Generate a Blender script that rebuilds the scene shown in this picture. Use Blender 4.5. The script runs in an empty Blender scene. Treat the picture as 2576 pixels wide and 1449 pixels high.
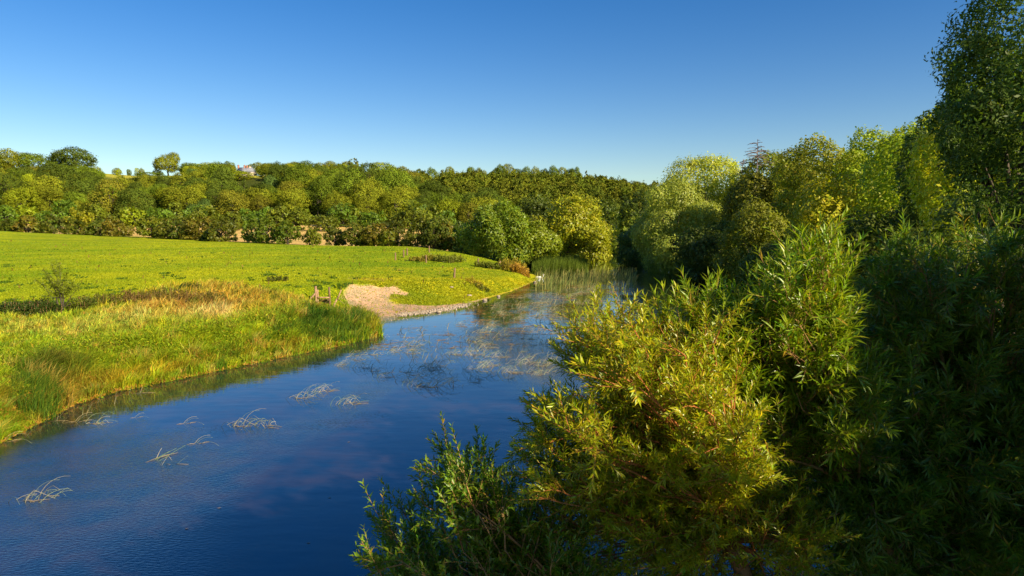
import bpy, math, random
import numpy as np
R = np.random.default_rng(7)
random.seed(7)
sc = bpy.context.scene
COL = sc.collection
# ------------------------------------------------------------------ camera geometry
CAMZ = 6.0
PITCH = math.radians(5.19)
FD = 683.0 * 2.515625            # focal length in 2576-px-wide units
CP, SP = math.cos(PITCH), math.sin(PITCH)

def rays(dx, dy):
    dx = np.asarray(dx, float); dy = np.asarray(dy, float)
    u = (dx - 1288) / FD; v = (724.5 - dy) / FD
    return np.stack([u, CP + v * SP, -SP + v * CP], -1)

def atd(dx, dy, Y):
    r = rays(dx, dy); t = np.asarray(Y, float) / r[..., 1]
    return r * t[..., None] + np.array([0, 0, CAMZ])

def atz(dx, dy, z=0.0):
    r = rays(dx, dy); t = (z - CAMZ) / r[..., 2]
    return r * t[..., None] + np.array([0, 0, CAMZ])

def proj(P):
    P = np.asarray(P, float)
    x = P[..., 0]; y = P[..., 1]; z = P[..., 2] - CAMZ
    f = y * CP - z * SP; up = y * SP + z * CP
    f = np.where(f < .1, .1, f)
    return 1288 + FD * x / f, 724.5 - FD * up / f

def inpoly(px, py, poly):
    poly = np.asarray(poly, float); n = len(poly)
    inside = np.zeros(np.shape(px), bool); j = n - 1
    for i in range(n):
        xi, yi = poly[i]; xj, yj = poly[j]
        c = ((yi > py) != (yj > py)) & (px < (xj - xi) * (py - yi) / (yj - yi + 1e-12) + xi)
        inside ^= c; j = i
    return inside

def sst(t):
    t = np.clip(t, 0, 1); return t * t * (3 - 2 * t)

_ns = np.random.default_rng(3)
_NK = [( _ns.normal(size=(7, 2)), _ns.uniform(0, 6.28, 7)) for _ in range(6)]
def noise2(x, y, scale, k=0):
    kk, ph = _NK[k % 6]
    s = 0
    for i in range(7):
        s = s + np.sin((x * kk[i, 0] + y * kk[i, 1]) / scale * (1 + .35 * i) + ph[i]) / (1 + .25 * i)
    return s / 3.0

def nrm(v):
    return v / (np.linalg.norm(v, axis=-1, keepdims=True) + 1e-9)

# ------------------------------------------------------------------ terrain
LPX = [(0,1100),(100,1052),(190,1003),(300,968),(450,942),(640,902),(760,876),(860,853),(945,840),(955,826),(935,810),
       (945,799),(1009,794),(1092,784),(1159,772),(1209,757),(1290,733),(1325,718),(1352,705)]
LW = [(-24.0,-60.0),(-21,-20),(-19,5)] + [tuple(atz(a, b)[:2]) for a, b in LPX] + \
     [(3.4,80.0),(2.6,86),(-2,93),(-11,101),(-19,112),(-20,119),(-13,121),(-7,112),(-1,105),(7,101),(10,112),(13,125),(18,150),(23,185),(30,230)]
RW = [(3.5,-60),(4.0,-20),(4.4,5),(6.5,11),(10,20),(14,35),(18,52),(22,79),(22,102),(24,125),(28,150),(35,190),(44,230)]
POLY = np.array(LW + RW[::-1]); NL = len(LW) - 1

def river(x, y):
    """signed distance (inside positive) and side (True = right bank)"""
    sh = np.shape(x); x = np.ravel(x).astype(float); y = np.ravel(y).astype(float)
    best = np.full(x.shape, 1e9); side = np.zeros(x.shape, bool)
    n = len(POLY)
    for i in range(n):
        a = POLY[i]; b = POLY[(i + 1) % n]; ab = b - a
        t = np.clip(((x - a[0]) * ab[0] + (y - a[1]) * ab[1]) / (ab @ ab), 0, 1)
        d = np.hypot(x - a[0] - t * ab[0], y - a[1] - t * ab[1])
        m = d < best; best[m] = d[m]; side[m] = i > NL
    ins = inpoly(x, y, POLY)
    return np.where(ins, best, -best).reshape(sh), side.reshape(sh)

ctrl = [(-19,12,.9),(-21,20,1.1),(-30,28,1.25),(-12,30,1.0),(-5,40,1.0),(-45,15,1.4),(-60,40,2.0),(-25,-20,1.0),(-60,-30,1.5),
        (-90,60,3.0),(-120,150,5.5),(60,240,4),(-10,125,1.0),(4,108,1.0),(-25,100,2.6),(-40,250,7),(-160,250,8),(0,200,2.5),(0,84,.9)]
for a, b, Y in [(0,750,42),(0,650,74),(0,600,135),(0,587,170),(200,591.5,165),(400,600,150),(600,611,130),(900,619,115),(1150,618,105),
                (600,680,60),(600,730,46),(1000,700,56),(1143,699,62.8),(1000,660,78),(1250,690,71),(850,720,50),(-300,590,160),(300,660,66)]:
    ctrl.append(tuple(atd(a, b, Y)))
C = np.array(ctrl); nC = len(C)
def _k(r): r = np.maximum(r, 1e-3); return r * r * np.log(r)
A = np.zeros((nC + 3, nC + 3)); dd = np.hypot(C[:,0][:,None]-C[:,0], C[:,1][:,None]-C[:,1]) / 50
A[:nC,:nC] = _k(dd) + np.eye(nC) * .02; A[:nC,nC] = 1; A[:nC,nC+1] = C[:,0]/50; A[:nC,nC+2] = C[:,1]/50
A[nC:,:nC] = A[:nC,nC:].T
wts = np.linalg.solve(A, np.r_[C[:,2], 0, 0, 0])
def base_left(x, y):
    s = wts[nC] + wts[nC+1] * x / 50 + wts[nC+2] * y / 50
    for i in range(nC):
        s = s + wts[i] * _k(np.hypot(x - C[i,0], y - C[i,1]) / 50)
    return np.clip(s, .7, 9)

BEACH = atz(960, 770, .3)[:2]
def height(x, y):
    x = np.asarray(x, float); y = np.asarray(y, float)
    d, side = river(x, y); o = -d
    ys = np.maximum(y, 1.0)
    bl = base_left(np.clip(x, -170, 60), np.clip(y, -40, 250))
    bw = 2.0 + 8.0 * np.exp(-((x - BEACH[0])**2 + (y - BEACH[1])**2) / 60.0)
    left = bl * sst(o / bw * .5 + .5 * np.minimum(o / bw, 1) ** 2 * 0) * 1.0
    left = bl * np.clip(np.where(o < bw, sst(.5 * np.clip(o / bw, 0, 1)) * 2, 1), 0, 1)
    left += .08 * noise2(x, y, 6, 1) * sst(o / 5) + .03 * noise2(x, y, 1.2, 2) * sst(o / 3)
    right = 1.3 * sst(o / 3) + .16 * np.clip(o - 3, 0, 90)
    z = np.where(side, right, left)
    adx = 1288 + FD * x / ys
    cA = np.interp(adx, [-900, 0, 260, 300, 900, 950, 1050, 1180, 1300, 1500], [36, 32.5, 32.5, 31, 31, 27, 20, 9, 2, 0])
    hA = cA * sst((y - 215) / 185) ** 1.0
    cB = np.interp(adx, [600, 900, 1450, 1620, 1800, 2400], [45, 46, 45, 36, 33, 33])
    hB = cB * sst((y - 300) / 400)
    hill = np.maximum(hA, hB)
    z = np.where(o > 0, np.maximum(z, hill * sst(o / 30) + np.minimum(z, 6) * .6 * (hill > 1)), z)
    z = np.where(d > 0, -np.minimum(d * .45, 1.2), z)
    return z

def spaced(lo, flo, fhi, hi, st, g):
    mid = list(np.arange(flo, fhi + 1e-6, st)); a = []; s = st; v = flo
    while v > lo: s *= g; v -= s; a.append(v)
    b = []; s = st; v = fhi
    while v < hi: s *= g; v += s; b.append(v)
    return np.array(a[::-1] + mid + b)
GX = spaced(-1500, -45, 26, 1500, .45, 1.07)
GY = spaced(-80, 8, 125, 3000, .45, 1.06)
XX, YY = np.meshgrid(GX, GY)
ZZ = height(XX, YY)
def hz(x, y):
    x = np.asarray(x, float); y = np.asarray(y, float)
    i = np.clip(np.searchsorted(GX, x) - 1, 0, len(GX) - 2); j = np.clip(np.searchsorted(GY, y) - 1, 0, len(GY) - 2)
    u = np.clip((x - GX[i]) / (GX[i+1] - GX[i]), 0, 1); v = np.clip((y - GY[j]) / (GY[j+1] - GY[j]), 0, 1)
    return (ZZ[j,i]*(1-u)+ZZ[j,i+1]*u)*(1-v)+(ZZ[j+1,i]*(1-u)+ZZ[j+1,i+1]*u)*v
def ground_at(dx, dy, y0=6.0, y1=800.0, n=420):
    """first hit of the view ray with the terrain (or water level)"""
    r = rays(dx, dy); r = r / r[..., 1:2]
    Ys = np.geomspace(y0, y1, n); out = np.full(r.shape[:-1], np.nan); prev = np.full(r.shape[:-1], y0); pd = np.full(r.shape[:-1], 1.0)
    for Y in Ys:
        x = r[..., 0] * Y; z = CAMZ + r[..., 2] * Y
        g = np.maximum(hz(x, np.full_like(x, Y)), 0)
        hit = (z <= g) & np.isnan(out)
        k = np.clip(pd / (pd + g - z + 1e-6), 0, 1); out = np.where(hit, prev + (Y - prev) * k, out)
        nn = np.isnan(out); prev = np.where(nn, Y, prev); pd = np.where(nn, z - g, pd)
    out = np.where(np.isnan(out), y1, out)
    x = r[..., 0] * out
    return np.stack([x, out, np.maximum(hz(x, out), 0)], -1)

# ------------------------------------------------------------------ mesh helpers
def build(name, V, polys, mat, col=None, parent=None, smooth=False, loc=None):
    V = np.asarray(V, np.float32)
    me = bpy.data.meshes.new(name)
    me.vertices.add(len(V)); me.vertices.foreach_set('co', V.ravel())
    loops = np.concatenate([p.ravel() for p in polys]).astype(np.int32)
    tot = np.concatenate([np.full(len(p), p.shape[1], np.int32) for p in polys])
    st = np.r_[0, np.cumsum(tot)[:-1]].astype(np.int32)
    me.loops.add(len(loops)); me.loops.foreach_set('vertex_index', loops)
    me.polygons.add(len(tot)); me.polygons.foreach_set('loop_start', st); me.polygons.foreach_set('loop_total', tot)
    if smooth: me.polygons.foreach_set('use_smooth', np.ones(len(tot), bool))
    if col is not None:
        at = me.color_attributes.new('Col', 'FLOAT_COLOR', 'POINT')
        c = np.ones((len(V), 4), np.float32); c[:, :3] = col
        at.data.foreach_set('color', c.ravel())
    me.update(calc_edges=True)
    for m in (mat if isinstance(mat, list) else [mat]): me.materials.append(m)
    o = bpy.data.objects.new(name, me); COL.objects.link(o)
    if parent is not None: o.parent = parent
    if loc is not None: o.location = loc
    return o

class MB:
    def __init__(s): s.v = []; s.f = {3: [], 4: []}; s.c = []; s.n = 0
    def add(s, V, F, col=(1, 1, 1)):
        V = np.asarray(V, float)
        s.v.append(V)
        for p in F:
            p = np.asarray(p, int)
            if len(p): s.f[p.shape[1]].append(p + s.n)
        c = np.empty((len(V), 3)); c[:] = col; s.c.append(c); s.n += len(V)
    def tube(s, P, r, n=6, col=(1, 1, 1), cap=True):
        P = np.asarray(P, float); r = np.broadcast_to(np.asarray(r, float), (len(P),))
        T = nrm(np.gradient(P, axis=0)); ref = np.array([.31, .17, .93]) if abs(T[0][2]) < .9 else np.array([1., .1, .05])
        A = nrm(np.cross(T, ref)); B = np.cross(T, A)
        a = np.arange(n) / n * 2 * np.pi
        V = P[:, None] + r[:, None, None] * (np.cos(a)[None, :, None] * A[:, None] + np.sin(a)[None, :, None] * B[:, None])
        m = len(P); i = np.arange(m - 1)[:, None] * n; k = np.arange(n)[None]; k2 = (k + 1) % n
        Q = np.stack([i + k, i + k2, i + n + k2, i + n + k], -1).reshape(-1, 4)
        V = V.reshape(-1, 3); F = [Q]
        if cap:
            V = np.vstack([V, P[-1:], P[:1]]); e = (m - 1) * n
            F.append(np.stack([e + np.arange(n), e + (np.arange(n) + 1) % n, np.full(n, m * n)], -1))
            F.append(np.stack([(np.arange(n) + 1) % n, np.arange(n), np.full(n, m * n + 1)], -1))
        s.add(V, F, col)
    def box(s, c, size, rz=0, tilt=0, col=(1, 1, 1), ax=None):
        h = np.array(size) / 2
        V = np.array([[x, y, z] for x in (-1, 1) for y in (-1, 1) for z in (-1, 1)]) * h
        if tilt: ct, s_ = math.cos(tilt), math.sin(tilt); V = V @ np.array([[ct, 0, -s_], [0, 1, 0], [s_, 0, ct]])
        cr, sr = math.cos(rz), math.sin(rz); V = V @ np.array([[cr, sr, 0], [-sr, cr, 0], [0, 0, 1]])
        s.add(V + np.array(c), [np.array([[0,1,3,2],[4,6,7,5],[0,4,5,1],[2,3,7,6],[0,2,6,4],[1,5,7,3]])], col)
    def build(s, name, mat, parent=None, smooth=False, loc=None):
        polys = [np.vstack(s.f[k]) for k in (3, 4) if s.f[k]]
        return build(name, np.vstack(s.v), polys, mat, np.vstack(s.c), parent, smooth, loc)

def leaves(P, D, N, L, Wd, wide=.5):
    """rhombus leaves: n x 4 verts"""
    D = nrm(D); S = nrm(np.cross(D, N)); L = np.asarray(L)[:, None]; Wd = np.asarray(Wd)[:, None]
    V = np.stack([P, P + D * L * wide + S * Wd / 2, P + D * L, P + D * L * wide - S * Wd / 2], 1)
    n = len(P); return V.reshape(-1, 3), np.arange(n * 4).reshape(n, 4)

def leaves5(P, D, N, L, Wd):
    """folded, slightly drooping lanceolate leaves: 5 verts, 2 quads"""
    D = nrm(D); S = nrm(np.cross(D, N)); U = nrm(np.cross(S, D)); L = L[:, None]; Wd = Wd[:, None]
    tip = P + D * L - U * L * .18
    V = np.stack([P, P + D * L * .42 + S * Wd / 2 + U * Wd * .22, P + D * L * .45 - U * Wd * .05, P + D * L * .42 - S * Wd / 2 + U * Wd * .22, tip], 1)
    n = len(P); b = np.arange(n)[:, None] * 5
    F = np.vstack([b + np.array([[0, 1, 4, 2]]), b + np.array([[0, 2, 4, 3]])])
    return V.reshape(-1, 3), F

def blades(P, Hh, lean, W_, az=None, rng=R):
    """curved grass blades: 5 verts"""
    n = len(P); az = rng.uniform(0, 6.283, n) if az is None else az
    d = np.stack([np.cos(az), np.sin(az), np.zeros(n)], -1); s = np.stack([-np.sin(az), np.cos(az), np.zeros(n)], -1)
    tw = rng.uniform(-1.2, 1.2, n); s = nrm(s * np.cos(tw)[:, None] + d * np.sin(tw)[:, None])
    up = np.array([0, 0, 1.]); Hh = Hh[:, None]; lean = lean[:, None]; W_ = W_[:, None]
    mid = P + up * Hh * .55 + d * Hh * lean * .25; tip = P + up * Hh * (1 - .3 * lean) + d * Hh * lean
    V = np.stack([P - s * W_ / 2, P + s * W_ / 2, mid - s * W_ * .4, mid + s * W_ * .4, tip], 1)
    b = np.arange(n)[:, None] * 5
    return V.reshape(-1, 3), np.hstack([b, b + 1, b + 3, b + 2]), np.hstack([b + 2, b + 3, b + 4])

def tag(o, label=None, cat=None, group=None, kind=None):
    if label: o['label'] = label
    if cat: o['category'] = cat
    if group: o['group'] = group
    if kind: o['kind'] = kind
    return o
def empty(name, loc):
    o = bpy.data.objects.new(name, None); COL.objects.link(o); o.location = [float(v) for v in loc]; o.empty_display_size = .3
    return o
def copy_tree(root, loc, rz, scale, color):
    r = root.copy(); COL.objects.link(r); r.location = [float(v) for v in loc]; r.rotation_euler = (0, 0, rz); r.scale = scale
    for ch in root.children:
        c = ch.copy(); COL.objects.link(c); c.parent = r; c.color = color if 'crown' in ch.name or 'foliage' in ch.name else ch.color
    return r

# ------------------------------------------------------------------ materials
def newmat(name):
    m = bpy.data.materials.new(name); m.use_nodes = True; nt = m.node_tree; nt.nodes.clear()
    return m, nt, nt.nodes, nt.links
def foliage(name, trans=.4, rough=.5, spec=.25, tcol=(1.1, 1.15, .35), objcol=False, gain=1.0):
    m, nt, N, L = newmat(name)
    out = N.new('ShaderNodeOutputMaterial'); at = N.new('ShaderNodeAttribute'); at.attribute_name = 'Col'
    c = at.outputs['Color']
    def mul(a, b):
        x = N.new('ShaderNodeMix'); x.data_type = 'RGBA'; x.blend_type = 'MULTIPLY'; x.inputs[0].default_value = 1; x.clamp_result = False
        L.new(a, x.inputs[6])
        if isinstance(b, tuple): x.inputs[7].default_value = (*b, 1)
        else: L.new(b, x.inputs[7])
        return x.outputs[2]
    if objcol:
        oi = N.new('ShaderNodeObjectInfo'); c = mul(c, oi.outputs['Color'])
    p = N.new('ShaderNodeBsdfPrincipled'); p.inputs['Roughness'].default_value = rough; p.inputs['Specular IOR Level'].default_value = spec
    L.new(mul(c, (gain, gain, gain)), p.inputs['Base Color'])
    t = N.new('ShaderNodeBsdfTranslucent'); L.new(mul(c, tcol), t.inputs['Color'])
    mx = N.new('ShaderNodeMixShader'); mx.inputs[0].default_value = trans
    L.new(p.outputs[0], mx.inputs[1]); L.new(t.outputs[0], mx.inputs[2]); L.new(mx.outputs[0], out.inputs[0])
    return m
def rough_mat(name, c1, c2, scale=8, rough=.85, bump=.3, attr=False, spec=.2):
    m, nt, N, L = newmat(name)
    out = N.new('ShaderNodeOutputMaterial'); p = N.new('ShaderNodeBsdfPrincipled'); p.inputs['Roughness'].default_value = rough
    p.inputs['Specular IOR Level'].default_value = spec
    tc = N.new('ShaderNodeTexCoord'); no = N.new('ShaderNodeTexNoise'); no.inputs['Scale'].default_value = scale; no.inputs['Detail'].default_value = 8
    L.new(tc.outputs['Object'], no.inputs['Vector'])
    mx = N.new('ShaderNodeMix'); mx.data_type = 'RGBA'; mx.inputs[6].default_value = (*c1, 1); mx.inputs[7].default_value = (*c2, 1)
    cr = N.new('ShaderNodeMapRange'); cr.inputs[1].default_value = .35; cr.inputs[2].default_value = .65
    L.new(no.outputs['Fac'], cr.inputs[0]); L.new(cr.outputs[0], mx.inputs[0]); c = mx.outputs[2]
    if attr:
        at = N.new('ShaderNodeAttribute'); at.attribute_name = 'Col'
        x = N.new('ShaderNodeMix'); x.data_type = 'RGBA'; x.blend_type = 'MULTIPLY'; x.inputs[0].default_value = 1
        L.new(c, x.inputs[6]); L.new(at.outputs['Color'], x.inputs[7]); c = x.outputs[2]
    L.new(c, p.inputs['Base Color'])
    bp = N.new('ShaderNodeBump'); bp.inputs['Strength'].default_value = bump; bp.inputs['Distance'].default_value = .02
    L.new(no.outputs['Fac'], bp.inputs['Height']); L.new(bp.outputs[0], p.inputs['Normal'])
    L.new(p.outputs[0], out.inputs[0]); return m

M_tree = foliage('tree_leaves', .14, .7, .08, objcol=True, gain=1.12)
M_leaf = foliage('broad_leaves', .42, .5, .25)
M_willow = foliage('willow_leaves', .42, .36, .5)
M_grass = foliage('grass_blades', .45, .6, .15, tcol=(1.15, 1.1, .5))
M_reed = foliage('reed_stems', .15, .5, .3, tcol=(1.1, 1.05, .7))
M_bark = rough_mat('bark', (.035, .028, .02), (.11, .085, .06), 12, .9, .6)
M_twig = rough_mat('willow_twigs', (.22, .10, .035), (.40, .24, .09), 3, .6, .2, attr=True)
M_post = rough_mat('weathered_wood', (.10, .055, .03), (.30, .19, .11), 20, .9, .6, attr=True)
M_stone = rough_mat('pale_stone', (.24, .18, .12), (.42, .34, .25), 9, .9, .5)

# ground
def ground_mat():
    m, nt, N, L = newmat('ground')
    out = N.new('ShaderNodeOutputMaterial'); p = N.new('ShaderNodeBsdfPrincipled'); p.inputs['Roughness'].default_value = .95
    p.inputs['Specular IOR Level'].default_value = .05
    at = N.new('ShaderNodeAttribute'); at.attribute_name = 'Col'
    tc = N.new('ShaderNodeTexCoord'); c = at.outputs['Color']
    hs = None
    for sc_, lo, hi, a, b, det in ((.12, .35, .7, (.80, .86, .8), (1.2, 1.12, 1.1), 6), (1.3, .35, .65, (.75, .85, .8), (1.22, 1.1, 1.1), 6), (9., .3, .7, (.55, .62, .5), (1.4, 1.3, 1.4), 4)):
        no = N.new('ShaderNodeTexNoise'); no.inputs['Scale'].default_value = sc_; no.inputs['Detail'].default_value = det
        L.new(tc.outputs['Object'], no.inputs['Vector'])
        r = N.new('ShaderNodeMapRange'); r.inputs[1].default_value = lo; r.inputs[2].default_value = hi; L.new(no.outputs['Fac'], r.inputs[0])
        k = N.new('ShaderNodeMix'); k.data_type = 'RGBA'; k.inputs[6].default_value = (*a, 1); k.inputs[7].default_value = (*b, 1); L.new(r.outputs[0], k.inputs[0])
        x = N.new('ShaderNodeMix'); x.data_type = 'RGBA'; x.blend_type = 'MULTIPLY'; x.inputs[0].default_value = 1
        L.new(c, x.inputs[6]); L.new(k.outputs[2], x.inputs[7]); c = x.outputs[2]; hs = no
    L.new(c, p.inputs['Base Color'])
    bp = N.new('ShaderNodeBump'); bp.inputs['Strength'].default_value = .9; bp.inputs['Distance'].default_value = .12
    L.new(hs.outputs['Fac'], bp.inputs['Height']); L.new(bp.outputs[0], p.inputs['Normal'])
    L.new(p.outputs[0], out.inputs[0]); return m

G_GREEN = np.array([.20, .29, .007]); G_YEL = np.array([.35, .37, .009]); G_DIRT = np.array([.45, .305, .18]); G_STRAW = np.array([.62, .42, .14])
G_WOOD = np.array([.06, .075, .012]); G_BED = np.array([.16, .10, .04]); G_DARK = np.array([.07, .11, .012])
DIRT = [(862,732),(882,717),(925,715),(959,724),(995,722),(1030,737),(1022,744),(985,740),(979,749),(1009,765),(1072,769),(1125,767),(1179,759),(1220,750),
        (1240,752),(1200,772),(1100,798),(1009,806),(945,812),(919,800),(879,768)]
DIRT_W = ground_at([a for a, b in DIRT], [b for a, b in DIRT])[:, :2]
GRASSZ = [(-400,800),(0,790),(250,770),(420,722),(560,718),(700,738),(800,752),(850,780),(905,796),(955,822),(962,845),(860,870),(640,915),(450,955),(300,985),(190,1018),(100,1065),(0,1115),(-400,1300)]
def ground_colors():
    x = XX.ravel(); y = YY.ravel(); z = ZZ.ravel()
    d, side = river(x, y); o = -d
    px, py = proj(np.stack([x, y, z], -1))
    c = np.zeros((len(x), 3)); c[:] = G_GREEN
    n1 = noise2(x, y, 7, 0); n2 = noise2(x, y, 1.6, 1); n3 = noise2(x, y, 22, 2)
    k = np.clip(.55 + .3 * n1 + .16 * n2 + .28 * n3, 0, 1)[:, None]
    c = c * (1 - k) + G_YEL * k
    ye = (px > 930) & (py > 672) & (y < 95) & (x < 12) & (y > 20)
    kk = (ye * np.clip(.55 + .4 * n2, 0, 1))[:, None]; c = c * (1 - kk) + np.array([.45, .40, .012]) * kk
    rim = (o < np.where(px > 1170, .2, 1.0)) & (o > -.5) & ~side & (y < 140)
    c[rim] = np.array([.36, .26, .04])
    dj = inpoly(x + .35 * n2 + .3 * noise2(x, y, .5, 4), y + .5 * noise2(x, y, .8, 3), DIRT_W)
    c[dj] = G_DIRT * np.clip(1 + .12 * n2[dj], .7, 1.3)[:, None]
    small = ((x - BARE[0]) / 2.2) ** 2 + ((y - BARE[1]) / 1.1) ** 2 < 1 + .5 * n2; c[small] = G_DIRT * .9
    back = (~side) & (y > 100) & (o > 20)
    hl = np.interp(x, [-160, -100, -54, -26, -8], [180, 172, 138, 120, 112])
    st = back & (y > hl) & (y < 235); c[st] = G_STRAW * np.clip(1 + .1 * n1[st], .7, 1.3)[:, None]
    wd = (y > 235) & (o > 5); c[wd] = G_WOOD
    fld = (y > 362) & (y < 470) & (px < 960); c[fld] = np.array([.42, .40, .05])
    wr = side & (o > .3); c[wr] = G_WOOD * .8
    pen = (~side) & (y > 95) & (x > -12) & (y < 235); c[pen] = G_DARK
    c[d > 0] = G_BED
    return c
BARE = ground_at([950], [702])[0]
gc = ground_colors()
ny, nx = XX.shape
ii = (np.arange(ny - 1)[:, None] * nx + np.arange(nx - 1)[None]).ravel()
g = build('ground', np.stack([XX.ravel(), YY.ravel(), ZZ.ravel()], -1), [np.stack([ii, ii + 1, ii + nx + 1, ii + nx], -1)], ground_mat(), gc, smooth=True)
tag(g, kind='structure')

# water
def water_mat():
    m, nt, N, L = newmat('river_water')
    out = N.new('ShaderNodeOutputMaterial'); tc = N.new('ShaderNodeTexCoord')
    def noi(scale, det, sx=1., sy=1., rot=0.):
        mp = N.new('ShaderNodeMapping'); mp.inputs['Scale'].default_value = (sx, sy, 1); mp.inputs['Rotation'].default_value = (0, 0, rot)
        L.new(tc.outputs['Object'], mp.inputs['Vector']); n = N.new('ShaderNodeTexNoise'); n.inputs['Scale'].default_value = scale; n.inputs['Detail'].default_value = det
        L.new(mp.outputs[0], n.inputs['Vector']); return n.outputs['Fac']
    def rng(v, a, b, c=0., d=1.):
        r = N.new('ShaderNodeMapRange'); r.inputs[1].default_value = a; r.inputs[2].default_value = b; r.inputs[3].default_value = c; r.inputs[4].default_value = d
        L.new(v, r.inputs[0]); return r.outputs[0]
    def math_(op, a, b):
        x = N.new('ShaderNodeMath'); x.operation = op
        for i, v in enumerate((a, b)):
            if isinstance(v, (int, float)): x.inputs[i].default_value = v
            else: L.new(v, x.inputs[i])
        return x.outputs[0]
    fine = noi(7.0, 3, .55, 1.6, .2); mid = noi(1.6, 3, .5, 1.4, .25); patch = rng(noi(.11, 3, 1, .45, 0), .50, .62)
    chop = noi(11.0, 4, .8, 2.0)
    hgt = math_('ADD', math_('MULTIPLY', fine, .006), math_('MULTIPLY', mid, .035))
    hgt = math_('ADD', hgt, math_('MULTIPLY', math_('MULTIPLY', chop, patch), .14))
    bp = N.new('ShaderNodeBump'); bp.inputs['Strength'].default_value = .13; bp.inputs['Distance'].default_value = 1.0; L.new(hgt, bp.inputs['Height'])
    lw = N.new('ShaderNodeFresnel'); lw.inputs['IOR'].default_value = 1.45; L.new(bp.outputs[0], lw.inputs['Normal'])
    fac = rng(lw.outputs[0], .03, .75, .125, 1.0)
    gl = N.new('ShaderNodeBsdfGlossy'); gl.inputs['Roughness'].default_value = .03; gl.inputs['Color'].default_value = (.80, .87, .92, 1); L.new(bp.outputs[0], gl.inputs['Normal'])
    bed = N.new('ShaderNodeMix'); bed.data_type = 'RGBA'; bed.inputs[6].default_value = (.003, .011, .026, 1); bed.inputs[7].default_value = (.030, .019, .016, 1)
    L.new(rng(noi(1.1, 8, 1, 1), .35, .65), bed.inputs[0])
    df = N.new('ShaderNodeBsdfDiffuse'); L.new(bed.outputs[2], df.inputs['Color'])
    mx = N.new('ShaderNodeMixShader'); L.new(fac, mx.inputs[0]); L.new(df.outputs[0], mx.inputs[1]); L.new(gl.outputs[0], mx.inputs[2])
    L.new(mx.outputs[0], out.inputs[0]); return m
w = build('water', [(-60, -60, 0), (60, -60, 0), (60, 260, 0), (-60, 260, 0)], [np.array([[0, 1, 2, 3]])], water_mat())
tag(w, kind='structure')

# ------------------------------------------------------------------ trees
def crown_pts(rng, n, Rv, K=14, lobe=.42, spray=10, sig=.07, shape='round'):
    """lobes of near-round shape spread over an ellipsoid; leaf sprays on their outer skins (metres)"""
    Rv = np.array(Rv, float); rm = min(Rv.mean(), Rv.min() * 1.25); cs, rs = [np.zeros(3)], [rm * .6]
    K = int(K * np.clip(Rv[2] / rm, 1, 2.2))
    if shape == 'cone': rs = [rm * .3]
    for z_ in ([-.45, .4] if Rv[2] > rm * 1.25 and shape != 'cone' else []): cs.append(np.array([0, 0, z_ * Rv[2]])); rs.append(rm * .58)
    for i in range(K):
        v = rng.normal(size=3); v /= np.linalg.norm(v); v[2] = v[2] if v[2] > -.9 else -v[2]; rad = rng.uniform(.55, .8)
        r = lobe * rm * rng.uniform(.65, 1.2)
        if shape == 'cone':
            zc = rng.uniform(-.85, .9); rr = (1 - (zc + 1) / 2) * .75; a = rng.uniform(0, 6.28); v = np.array([math.cos(a) * rr, math.sin(a) * rr, zc]); rad = 1
            r *= 1.15 - (zc + 1) / 2
        cs.append(v * rad * Rv); rs.append(r)
    cs = np.array(cs); rs = np.array(rs); M = max(8, int(n / spray * 2.2))
    w = rs ** 2; w[0] *= .4; li = rng.choice(len(cs), M, p=w / w.sum())
    dv = nrm(rng.normal(size=(M, 3))); P = cs[li] + dv * (rs[li] * rng.uniform(.8, 1.08, M))[:, None]
    dist = np.linalg.norm(P[:, None] - cs[None], axis=2) / rs[None]; dist[np.arange(M), li] = 9
    ok = dist.min(1) > .84
    P = P[ok]; dv = dv[ok]; lt = rng.uniform(.82, 1.16, len(cs))[li][ok]; k = max(1, int(n / spray)); P = P[:k]; dv = dv[:k]; lt = lt[:k]
    tint = np.repeat(rng.uniform(.82, 1.18, len(P)) * lt, spray); P = np.repeat(P, spray, 0); dv = np.repeat(dv, spray, 0)
    P = P + rng.normal(size=P.shape) * sig * rm
    return P, dv, tint, cs, rs

def crown_mesh(rng, n, Rv, leaf, zc, K=14, lobe=.42, spray=10, sig=.07, droop=.0, shape='round', aspect=.62, huevar=.07, center=(0, 0)):
    P, dv, tint, cs, rs = crown_pts(rng, n, Rv, K, lobe, spray, sig, shape)
    m = len(P); off = np.array([center[0], center[1], zc])
    N_ = nrm(dv * 1.0 + rng.normal(size=(m, 3)) * .34 + np.array([0, 0, .1]))
    D = np.cross(N_, rng.normal(size=(m, 3))) + dv * .25 + np.array([0, 0, -droop])
    P = P + off
    L = leaf * rng.uniform(.7, 1.35, m); V, F = leaves(P, D, N_, L, L * aspect * rng.uniform(.8, 1.2, m))
    hv = rng.normal(size=m) * huevar
    c = np.stack([tint * (1 + hv), tint * np.ones(m), tint * (1 - .4 * hv)], -1) * rng.uniform(.85, 1.15, m)[:, None]
    return V, F, np.repeat(c, 4, 0), cs + off, rs

def limb(p0, p1, bow=.15, n=6, rng=R):
    p0 = np.array(p0, float); p1 = np.array(p1, float); t = np.linspace(0, 1, n)[:, None]
    L = np.linalg.norm(p1 - p0); m = (p0 + p1) / 2 + np.array([0, 0, bow * L]) + rng.normal(size=3) * L * .05
    return p0 * (1 - t) ** 2 + 2 * m * t * (1 - t) + p1 * t ** 2

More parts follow.
